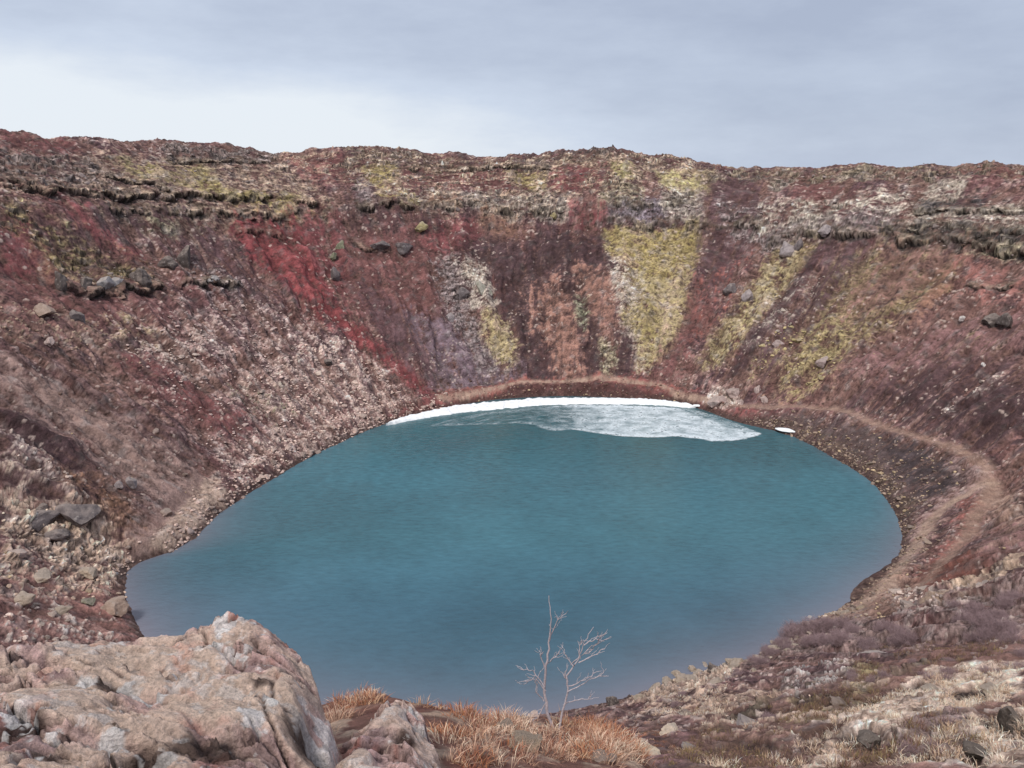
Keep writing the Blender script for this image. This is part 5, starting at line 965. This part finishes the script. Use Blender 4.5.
# ---------------------------------------------------------------- foreground outcrops: control points on the rock face, thin-plate surface through them
def tps(P, z, Q, lam=.002):
    P = np.array(P); z = np.array(z)
    def k(r2): return .5 * r2 * np.log(r2 + 1e-9)
    n = len(P); r2 = ((P[:, None] - P[None]) ** 2).sum(-1)
    A = np.zeros((n + 3, n + 3)); A[:n, :n] = k(r2) + lam * np.eye(n); A[:n, n] = 1; A[:n, n + 1:] = P; A[n, :n] = 1; A[n + 1:, :n] = P.T
    w = np.linalg.solve(A, np.concatenate([z, [0, 0, 0]]))
    out = np.zeros(len(Q))
    for i in range(0, len(Q), 60000):
        q = Q[i:i + 60000]; rr = ((q[:, None] - P[None]) ** 2).sum(-1); out[i:i + 60000] = k(rr) @ w[:n] + w[n] + q @ w[n + 1:]
    return out
def outcrop(name, pts, outline, label, seed, base_tint, step=.011, drop=5.0, pits=(), snow=(), pans=()):
    P = np.array([(p[0], p[1]) for p in pts]); z = np.array([p[2] for p in pts])
    O = np.array(outline); lo = O.min(0) - .35; hi = O.max(0) + .35
    gx = np.arange(lo[0], hi[0], step); gy = np.arange(lo[1], hi[1], step); X, Y = np.meshgrid(gx, gy); x = X.ravel(); y = Y.ravel()
    Z = tps(P, z, np.stack([x, y], -1))
    w1 = fbm(x / .5, y / .5, seed, 4); w2 = fbm(x / .12, y / .12, seed + 1, 4)
    sd = poly_sd(x, y, outline) + .05 * w1 + .02 * w2; core = sstep(0, .45, sd)
    # rounded shoulder, then a steep side
    Z -= .16 * (1 - sstep(0, .30, sd)) ** 2 + np.maximum(-sd, 0) * drop
    fa, ea, ia = facet(x / .70 + w1 * .12 - y * .3, y / .34 + w1 * .1 + x * .35, seed + 2, .55); fb, eb, ib = facet(x / .20 + w2 * .06 - y, y / .11 + w1 * .1 + x * .8, seed + 3, .8); fc, ec, ic = facet(x / .07, y / .055, seed + 4, .8)
    fd, ed, id_ = facet(x / .36 + w1 * .1 - y * .6, y / .19 + w1 * .1 + x * .7, seed + 12, .5)
    zz = Z + .22 * x - .30 * y + w1 * .10 + w2 * .02; sp_ = .15; fr = zz / sp_ - np.floor(zz / sp_); tr = np.floor(zz / sp_) * sp_ + sp_ * sstep(.82, 1.0, fr)
    tm = sstep(-.2, .2, fbm(x / .8, y / .5, seed + 60, 3)) * core; Z += (tr - zz) * .8 * tm; ris = sstep(.78, .86, fr) * (1 - sstep(.96, 1.0, fr)) * tm
    dz = fa * .10 + fd * .075 + fb * .045 + fc * .016 + w1 * .05 + w2 * .028 + .022 * np.abs(fbm(x / .06, y / .045, seed + 40, 4)) - .05 * np.abs(fbm(x / .4, y / .16 + x, seed + 41, 4))
    crack = (1 - sstep(0, .06, ea)) * .12 * sstep(-.3, .2, w1) + (1 - sstep(0, .07, ed)) * .06 * sstep(-.1, .3, w2 + w1) + (1 - sstep(0, .10, eb)) * .025 * sstep(-.3, .3, w2)
    dz = dz * (.45 + .55 * core) - crack
    crack += ris * .012
    # vesicles
    _, e_, i_ = facet(x / .15 + w2 * .5, y / .12, seed + 9, 0); hole = sstep(.2, .5, e_) * (i_ > .70) * sstep(-.2, .2, w1); dz -= hole * .06; _, e5, i5 = facet(x / .045, y / .04, seed + 19, 0); h5 = sstep(.2, .5, e5) * (i5 > .8) * sstep(-.1, .2, w2); dz -= h5 * .014; hole = np.maximum(hole, h5 * .7)
    for (hx, hy, hr, hd) in pits:
        k = np.exp(-((x - hx) ** 2 + (y - hy) ** 2) / hr ** 2 * (1 + .6 * w1)); dz -= hd * k
    smooth = sstep(.0, .22, fbm(x / .8 + y * .4, y / .38, seed + 20, 3))
    for (hx, hy, hr) in pans: smooth = np.maximum(smooth, 1.25 * sstep(.35, .65, np.exp(-((x - hx) ** 2 + (y - hy) ** 2) / hr ** 2) + .25 * w1))     # worn, dusty places
    Z = Z + dz * np.maximum(1 - .62 * smooth, .15) + .03 * smooth
    c = lerp(lin((196, 166, 160))[None], lin((228, 202, 188))[None], sstep(-.25, .4, fbm(x / .45, y / .3, seed + 5, 5))[:, None])
    c = lerp(c, lin((158, 132, 134))[None], (sstep(.0, .4, fbm(x / .6, y / .4, seed + 6, 5)) * .8)[:, None])
    c = lerp(c * .82, lin((232, 206, 190))[None] * (1 + .12 * w2 + .1 * fbm(x / .25, y / .1, seed + 50, 4))[:, None], (smooth * .88)[:, None])
    c = c * lerp(.6 + .7 * ib, 1, smooth * .7)[:, None] * lerp(.75 + .5 * ic, 1, smooth * .6)[:, None]
    c = lerp(c, lin((62, 46, 48))[None], np.clip(ris * .55 + crack * 12 * (1 - .3 * smooth) + hole * (1 - .75 * smooth), 0, .9)[:, None])
    c = lerp(c, lin((150, 96, 84))[None], (sstep(.25, .5, fbm(x / .3, y / .3, seed + 7, 4)) * .5)[:, None])
    wl = fbm(x / .11, y / .09, seed + 8, 4) + .9 * fbm(x / .5, y / .5, seed + 30, 3)
    W = sstep(.42, .47, wl + .25 * fbm(x / .03, y / .03, seed + 70, 3)) * .9 * (1 - .4 * smooth)
    for (hx, hy, hr) in snow:
        W = np.maximum(W, .95 * sstep(.52, .62, np.exp(-((x - hx) ** 2 + (y - hy) ** 2) / hr ** 2) + .45 * w2 + .3 * fbm(x / .05, y / .05, seed + 71, 3)))
    for (hx, hy, hr, hd) in pits:
        c = lerp(c, lin((48, 36, 34))[None], np.clip(np.exp(-((x - hx) ** 2 + (y - hy) ** 2) / hr ** 2 * (1 + .5 * w1)) * 1.5 - .25 + .3 * w2, 0, .92)[:, None])  # shadow inside the pits, painted into the rock colour
    c = c / .62 * np.array(base_tint)[None] * np.array([1.0, .96, .93])[None]; c = c * np.minimum(1, .72 / c.max(axis=1))[:, None]; c = lerp(c, np.array([.92, .86, .84])[None] * (.75 + .25 * ic)[:, None], W[:, None] * .85)
    gz = base_z(x, y) - .35
    keep = (Z > gz).reshape(X.shape); keep = keep[:-1, :-1] & keep[1:, 1:] & keep[1:, :-1] & keep[:-1, 1:]
    me, u = grid_mesh(name, X, Y, Z.reshape(X.shape), keep=keep)
    if me.polygons[50].normal.z < 0: me.flip_normals()
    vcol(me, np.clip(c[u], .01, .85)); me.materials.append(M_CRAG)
    return tag(link(bpy.data.objects.new(name, me)), label, 'rock')
outcrop('rock_outcrop', OUT_A, OUT_A_EDGE, 'big pale pinkish lava outcrop with white crusts filling the lower left corner', 300, (1, 1, 1), pits=PITS_A, snow=SNOW_A, pans=PANS_A)
outcrop('rock_outcrop', OUT_B, OUT_B_EDGE, 'smaller grey lava rock beside the tuft of red grass, right of the big outcrop', 400, (.97, .97, 1.0), pits=PITS_B, snow=SNOW_B, pans=PANS_B)

for i, (x, y, w, h, c, lb) in enumerate(NEARSTONES):
    o = place_stone('stone', x, y, w, h, c, lb, None, i * .7, i * 3 + 2, 'stone', .22)
    o.location.z = ground_point(x, y) + o.scale[2] * .35
    o.rotation_euler[0] = -.25; cc = lin(c) / .62; o.color = (*np.clip(cc, .01, .85), 1)

# ---------------------------------------------------------------- bare sapling
def tube(V, F, pts, rad, seg=6):
    base = len(V); n = len(pts)
    for i, p in enumerate(pts):
        d = (pts[min(i + 1, n - 1)] - pts[max(i - 1, 0)]).normalized(); a = d.orthogonal().normalized(); b = d.cross(a)
        r = rad[i]
        for s in range(seg): q = 2 * math.pi * s / seg; V.append(p + a * (math.cos(q) * r) + b * (math.sin(q) * r))
    for i in range(n - 1):
        for s in range(seg):
            t = (s + 1) % seg; F.append((base + i * seg + s, base + i * seg + t, base + (i + 1) * seg + t, base + (i + 1) * seg + s))
def twig(V, F, a, b, r0, r1, rg, wob=.03):
    n = 8; L = (b - a).length; pts = []
    off = Vector((0, 0, 0))
    for i in range(n + 1):
        t = i / n
        if 0 < i: off = off + Vector((rg.gauss(0, 1), rg.gauss(0, 1), rg.gauss(0, .5))) * L * wob
        pts.append(a.lerp(b, t) + off * (1 if i < n else 1))
    tube(V, F, pts, [r0 + (r1 - r0) * i / n for i in range(n + 1)]); return pts
def mesh_from(name, V, F, mat):
    me = bpy.data.meshes.new(name); me.from_pydata([tuple(v) for v in V], [], F); me.polygons.foreach_set('use_smooth', [True] * len(F)); me.materials.append(mat); return me
M_BARK = mat_plain('pale_bark', lin((184, 172, 176)), .8, .35, 60)
M_TWIG = mat_plain('dry_twigs', lin((158, 134, 136)), .9, .45, 9)
def sapling():
    bx, by = SAPLING; root = bpy.data.objects.new('bare_sapling', None); link(root); root.location = (bx, by, ground_point(bx, by) - .03)
    root.rotation_euler[2] = -math.atan2(bx, by); root.empty_display_size = .2
    tag(root, 'bare pale grey sapling with two thin stems standing on the lip above the water', 'sapling')
    S = SAPLING_SCALE; rg = random.Random(5)
    def P(px, py, d=0): return Vector(((px - 557) * S, d, (732 - py) * S))
    stems = [('stem', [(557, 736), (548, 712), (545, 690), (546, 662), (549, 640), (550, 615), (548, 594)], 0), ('stem', [(557, 736), (562, 712), (566, 692), (565, 676), (575, 660), (580, 642), (588, 628)], .10)]
    twigs = [[(549, 640), (556, 618), (565, 607)], [(546, 668), (541, 655), (543, 648)], [(546, 690), (536, 676), (526, 684)], [(545, 700), (538, 690), (537, 680), (541, 668)], [(546, 662), (554, 655), (558, 650)], [(547, 700), (540, 716), (533, 722)],
             [(545, 684), (534, 672), (524, 668)]]
    twigs2 = [[(568, 668), (583, 652), (598, 636)], [(565, 690), (582, 684), (598, 672)], [(575, 660), (586, 655), (598, 646)], [(572, 664), (564, 655), (561, 648)], [(566, 688), (582, 678), (592, 672)], [(576, 656), (576, 645), (577, 640)], [(580, 645), (590, 638), (596, 640)], [(566, 684), (563, 676), (566, 664)],
              [(585, 652), (592, 644), (594, 632)], [(563, 708), (576, 700), (588, 700)]]
    for si, (nm, pts, dep) in enumerate(stems):
        V = []; F = []; rr = [.019, .016, .013, .011, .008, .005, .003] if si == 0 else [.012, .011, .009, .008, .006, .004, .003]
        pp = [P(a, b, dep * i / 6 + rg.gauss(0, .01)) for i, (a, b) in enumerate(pts)]
        # smooth
        fine = []; fr = []
        for i in range(len(pp) - 1):
            for k in range(4): t = k / 4; fine.append(pp[i].lerp(pp[i + 1], t) + Vector((rg.gauss(0, .004), rg.gauss(0, .004), 0))); fr.append(rr[i] * (1 - t) + rr[i + 1] * t)
        fine.append(pp[-1]); fr.append(rr[-1]); tube(V, F, fine, fr, 8)
        o = link(bpy.data.objects.new('stem', mesh_from('stem', V, F, M_BARK))); o.parent = root
        for tw in (twigs if si == 0 else twigs2):
            V = []; F = []; q = [P(a, b, dep * .6 + rg.gauss(0, .03)) for a, b in tw]
            fine = []
            for i in range(len(q) - 1):
                for k in range(4): fine.append(q[i].lerp(q[i + 1], k / 4) + Vector((rg.gauss(0, .004), rg.gauss(0, .01), rg.gauss(0, .004))))
            fine.append(q[-1]); n = len(fine); tube(V, F, fine, [.0065 - .004 * i / n for i in range(n)], 5)
            for _ in range(7):
                a = fine[rg.randrange(2, n)]; d = (fine[-1] - fine[0]).normalized() + Vector((rg.gauss(0, .6), rg.gauss(0, .6), rg.gauss(.25, .4)))
                twig(V, F, a, a + d.normalized() * rg.uniform(.04, .13), .003, .0016, rg, .05)
            t = link(bpy.data.objects.new('branch', mesh_from('branch', V, F, M_BARK))); t.parent = o
sapling()
def stalk():
    x, y = STALK; V = []; F = []; rg = random.Random(2); z = ground_point(x, y)
    twig(V, F, Vector((0, 0, -.02)), Vector((-.05, 0, .46)), .0065, .003, rg, .01)
    for k in range(5): h = .2 + .03 * k; twig(V, F, Vector((-.03, 0, h)), Vector((-.03 + rg.uniform(-.03, .03), rg.uniform(-.02, .02), h + .04)), .002, .001, rg)
    o = link(bpy.data.objects.new('dry_stalk', mesh_from('dry_stalk', V, F, M_BARK))); o.location = (x, y, z)
    tag(o, 'single dry upright stalk rising from the red grass left of the sapling', 'dry stalk')
stalk()

# ---------------------------------------------------------------- low leafless shrubs on the slopes
def shrub_mesh(seed):
    rg = random.Random(seed); V = []; F = []
    for _ in range(170):
        a = rg.uniform(0, 6.283); r = rg.uniform(0, .55); b = Vector((math.cos(a) * r, math.sin(a) * r, 0)); l = rg.uniform(.35, 1.0) * (1.1 - r * .7)
        d = Vector((math.cos(a) * rg.uniform(.1, .8) * (.4 + r), math.sin(a) * rg.uniform(.1, .8) * (.4 + r), 1)).normalized() * l
        m = b + d * .5 + Vector((rg.gauss(0, .04), rg.gauss(0, .04), 0)); e = b + d + Vector((rg.gauss(0, .05), rg.gauss(0, .05), 0))
        tube(V, F, [b, m, e], [.011, .008, .004], 3)
        for _ in range(4):
            t = rg.uniform(.3, .9); s = b.lerp(e, t); k = s + Vector((rg.gauss(0, .13), rg.gauss(0, .13), rg.uniform(.05, .25))); tube(V, F, [s, k], [.006, .003], 3)
    return mesh_from('twigs', V, F, M_TWIG)
SHR = [shrub_mesh(i) for i in range(4)]
def shrub(x, y, s, k):
    o = link(bpy.data.objects.new('dwarf_shrub', SHR[k % 4])); o.location = (x, y, ground_point(x, y) - .08); o.scale = (s * 1.25, s * 1.25, s * .8); o.rotation_euler = (0, 0, k * 1.7)
    tag(o, 'low leafless purplish shrub on the near right slope', 'shrub', 'leafless shrubs of the near right slope')
for k, (x, y, s) in enumerate(SHRUBS): shrub(x, y, s, k)

# ---------------------------------------------------------------- grass: one mass per kind
def grass(name, spots, n_per, hgt, wid, cols, label, seed, spread=.16, tuft=True):
    rg = np.random.default_rng(seed); bx = []
    for (x, y, r, dens) in spots:
        nt_ = max(1, int(dens)); a = rg.uniform(0, 6.283, nt_); q = r * np.sqrt(rg.random(nt_)); bx.append(np.stack([x + q * np.cos(a), y + q * np.sin(a), rg.uniform(.5, 1.25, nt_)], -1))
    T = np.concatenate(bx); nT = len(T)
    gz = base_z(T[:, 0], T[:, 1]) + paint(T[:, 0], T[:, 1])[1]
    n = nT * n_per; ti = np.repeat(np.arange(nT), n_per)
    a = rg.uniform(0, 6.283, n); rr = spread * np.sqrt(rg.random(n)) * T[ti, 2]; x0 = T[ti, 0] + rr * np.cos(a); y0 = T[ti, 1] + rr * np.sin(a); z0 = gz[ti] - .03
    h = hgt * T[ti, 2] * rg.uniform(.45, 1.1, n); lean = rg.uniform(.2, 1.5, n) * h; w = wid * rg.uniform(.7, 1.3, n)
    la = a + rg.normal(0, .7, n); lx = np.cos(la); ly = np.sin(la); px = -np.sin(la + rg.normal(0, .8, n)); py = np.cos(la)
    V = np.zeros((n, 5, 3))
    V[:, 0] = np.stack([x0 - px * w, y0 - py * w, z0], -1); V[:, 1] = np.stack([x0 + px * w, y0 + py * w, z0], -1)
    mx = x0 + lx * lean * .35; my = y0 + ly * lean * .35; mz = z0 + h * .6
    V[:, 2] = np.stack([mx + px * w * .7, my + py * w * .7, mz], -1); V[:, 3] = np.stack([mx - px * w * .7, my - py * w * .7, mz], -1)
    V[:, 4] = np.stack([x0 + lx * lean, y0 + ly * lean, z0 + h - .15 * lean], -1)
    i = (np.arange(n) * 5)[:, None]
    F = np.concatenate([i + np.array([[0, 1, 2]]), i + np.array([[0, 2, 3]]), i + np.array([[3, 2, 4]])])
    C = np.array([lin(c) for c in cols]) / .7; ci = (rg.random(nT) * len(cols)).astype(int)[ti]; ci = np.where(rg.random(n) < .3, (rg.random(n) * len(cols)).astype(int), ci)
    c = C[ci] * (.7 + .6 * rg.random(n))[:, None]
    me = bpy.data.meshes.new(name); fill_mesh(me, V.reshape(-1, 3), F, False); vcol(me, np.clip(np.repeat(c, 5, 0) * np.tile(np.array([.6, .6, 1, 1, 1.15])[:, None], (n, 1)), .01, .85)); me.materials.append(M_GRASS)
    tag(link(bpy.data.objects.new(name, me)), label, name.replace('_', ' '), kind='stuff')
M_GRASS = mat_plain('dry_grass', rough=.85, var=.25, scale=5, use_attr=True)
grass('red_grass', GR_RED, 60, .10, .0035, [(132, 84, 64), (152, 102, 74), (110, 72, 60), (160, 128, 104)], 'dead red brown grass in tufts along the lip', 1, .12)
grass('straw_grass', GR_STRAW, 70, .095, .003, [(176, 144, 124), (150, 116, 98), (196, 168, 148), (130, 92, 76)], 'pale straw coloured grass between the rocks of the lip', 2, .13)
grass('slope_grass', GR_SLOPE, 42, .26, .009, [(206, 180, 160), (184, 156, 134), (160, 134, 112), (216, 194, 176)], 'pale dead grass on the near right slope', 3, .30)
grass('brown_grass', GR_BROWN, 34, .30, .010, [(112, 84, 72), (98, 76, 66), (120, 102, 70), (90, 68, 66)], 'brown and olive dead growth on the near right slope', 4, .30)
# ---------------------------------------------------------------- camera, sky, light
cam = bpy.data.cameras.new('camera'); cam.sensor_width = 36; cam.lens = FPX / 1024 * 36; cam.clip_start = .05; cam.clip_end = 20000
co = bpy.data.objects.new('camera', cam); co.location = (0, 0, 0); co.rotation_euler = (math.pi / 2 - PITCH, 0, 0); scene.collection.objects.link(co); scene.camera = co
SUN_EL, SUN_AZ = 52, 200       # degrees; azimuth from +Y clockwise
w = bpy.data.worlds.new('World'); scene.world = w; w.use_nodes = True; nt = w.node_tree; nt.nodes.clear()
out = nt.nodes.new('ShaderNodeOutputWorld'); bg = nt.nodes.new('ShaderNodeBackground'); bg.inputs[1].default_value = .1; nt.links.new(bg.outputs[0], out.inputs[0])
sky = nt.nodes.new('ShaderNodeTexSky'); sky.sky_type = 'NISHITA'; sky.sun_disc = False; sky.sun_elevation = math.radians(SUN_EL); sky.sun_rotation = math.radians(SUN_AZ)
tc = nt.nodes.new('ShaderNodeTexCoord').outputs['Generated']
sp = nt.nodes.new('ShaderNodeSeparateXYZ'); nt.links.new(tc, sp.inputs[0])
x_, y_, z_ = sp.outputs
def wn(scale, sxyz, detail, rough, seed=0.):
    mp = nt.nodes.new('ShaderNodeMapping'); mp.inputs['Scale'].default_value = sxyz; mp.inputs['Location'].default_value = (seed, 0, 0); nt.links.new(tc, mp.inputs[0])
    return noise(nt, scale, detail, rough, mp.outputs[0])
n1 = wn(1.5, (1, 1, 2.4), 6, .55, 3.1); n2 = wn(3.2, (1, 1, 3.6), 7, .62, 8.3)
# brightness field: paler low on the left, heavier grey to the right
lo = math_(nt, 'SUBTRACT', 1.0, math_(nt, 'MULTIPLY', z_, 6.5), True)                # 1 at the horizon, 0 from 9 degrees up
lf = math_(nt, 'MULTIPLY', math_(nt, 'SUBTRACT', .28, x_), 1.6, True)
b0 = math_(nt, 'MULTIPLY', lo, lf)
b0 = math_(nt, 'MULTIPLY', b0, 1.35)
b1 = math_(nt, 'MULTIPLY', math_(nt, 'SUBTRACT', math_(nt, 'MULTIPLY', x_, -1.0), -.45), .34)
s = math_(nt, 'ADD', math_(nt, 'ADD', b0, b1), .24)
s = math_(nt, 'ADD', s, math_(nt, 'MULTIPLY', math_(nt, 'SUBTRACT', n1, .5), 1.15))
s = math_(nt, 'ADD', s, math_(nt, 'MULTIPLY', math_(nt, 'SUBTRACT', n2, .5), 1.0))
up = math_(nt, 'MULTIPLY', math_(nt, 'SUBTRACT', z_, .16), 1.2, True)
s = math_(nt, 'ADD', s, math_(nt, 'MULTIPLY', up, .6), True)
def L10(c): return tuple(float(v) * 10 for v in lin(c))
cl = ramp(nt, s, [(0, L10((174, 185, 207))), (.3, L10((190, 201, 221))), (.6, L10((207, 218, 236))), (1, L10((234, 241, 249)))])
mx = mixc(nt, cl, sky.outputs[0], .06)
nt.links.new(mx, bg.inputs[0])
sun = bpy.data.lights.new('sun', 'SUN'); sun.energy = 2.3; sun.angle = math.radians(11); sun.color = (1, .95, .88)
so = bpy.data.objects.new('sun', sun); scene.collection.objects.link(so)
az = math.radians(SUN_AZ); el = math.radians(SUN_EL)
dv = Vector((math.sin(az) * math.cos(el), math.cos(az) * math.cos(el), math.sin(el)))
so.rotation_euler = dv.to_track_quat('Z', 'Y').to_euler()
scene.view_settings.view_transform = 'Standard'; scene.view_settings.look = 'None'; scene.view_settings.exposure = 0; scene.view_settings.gamma = 1
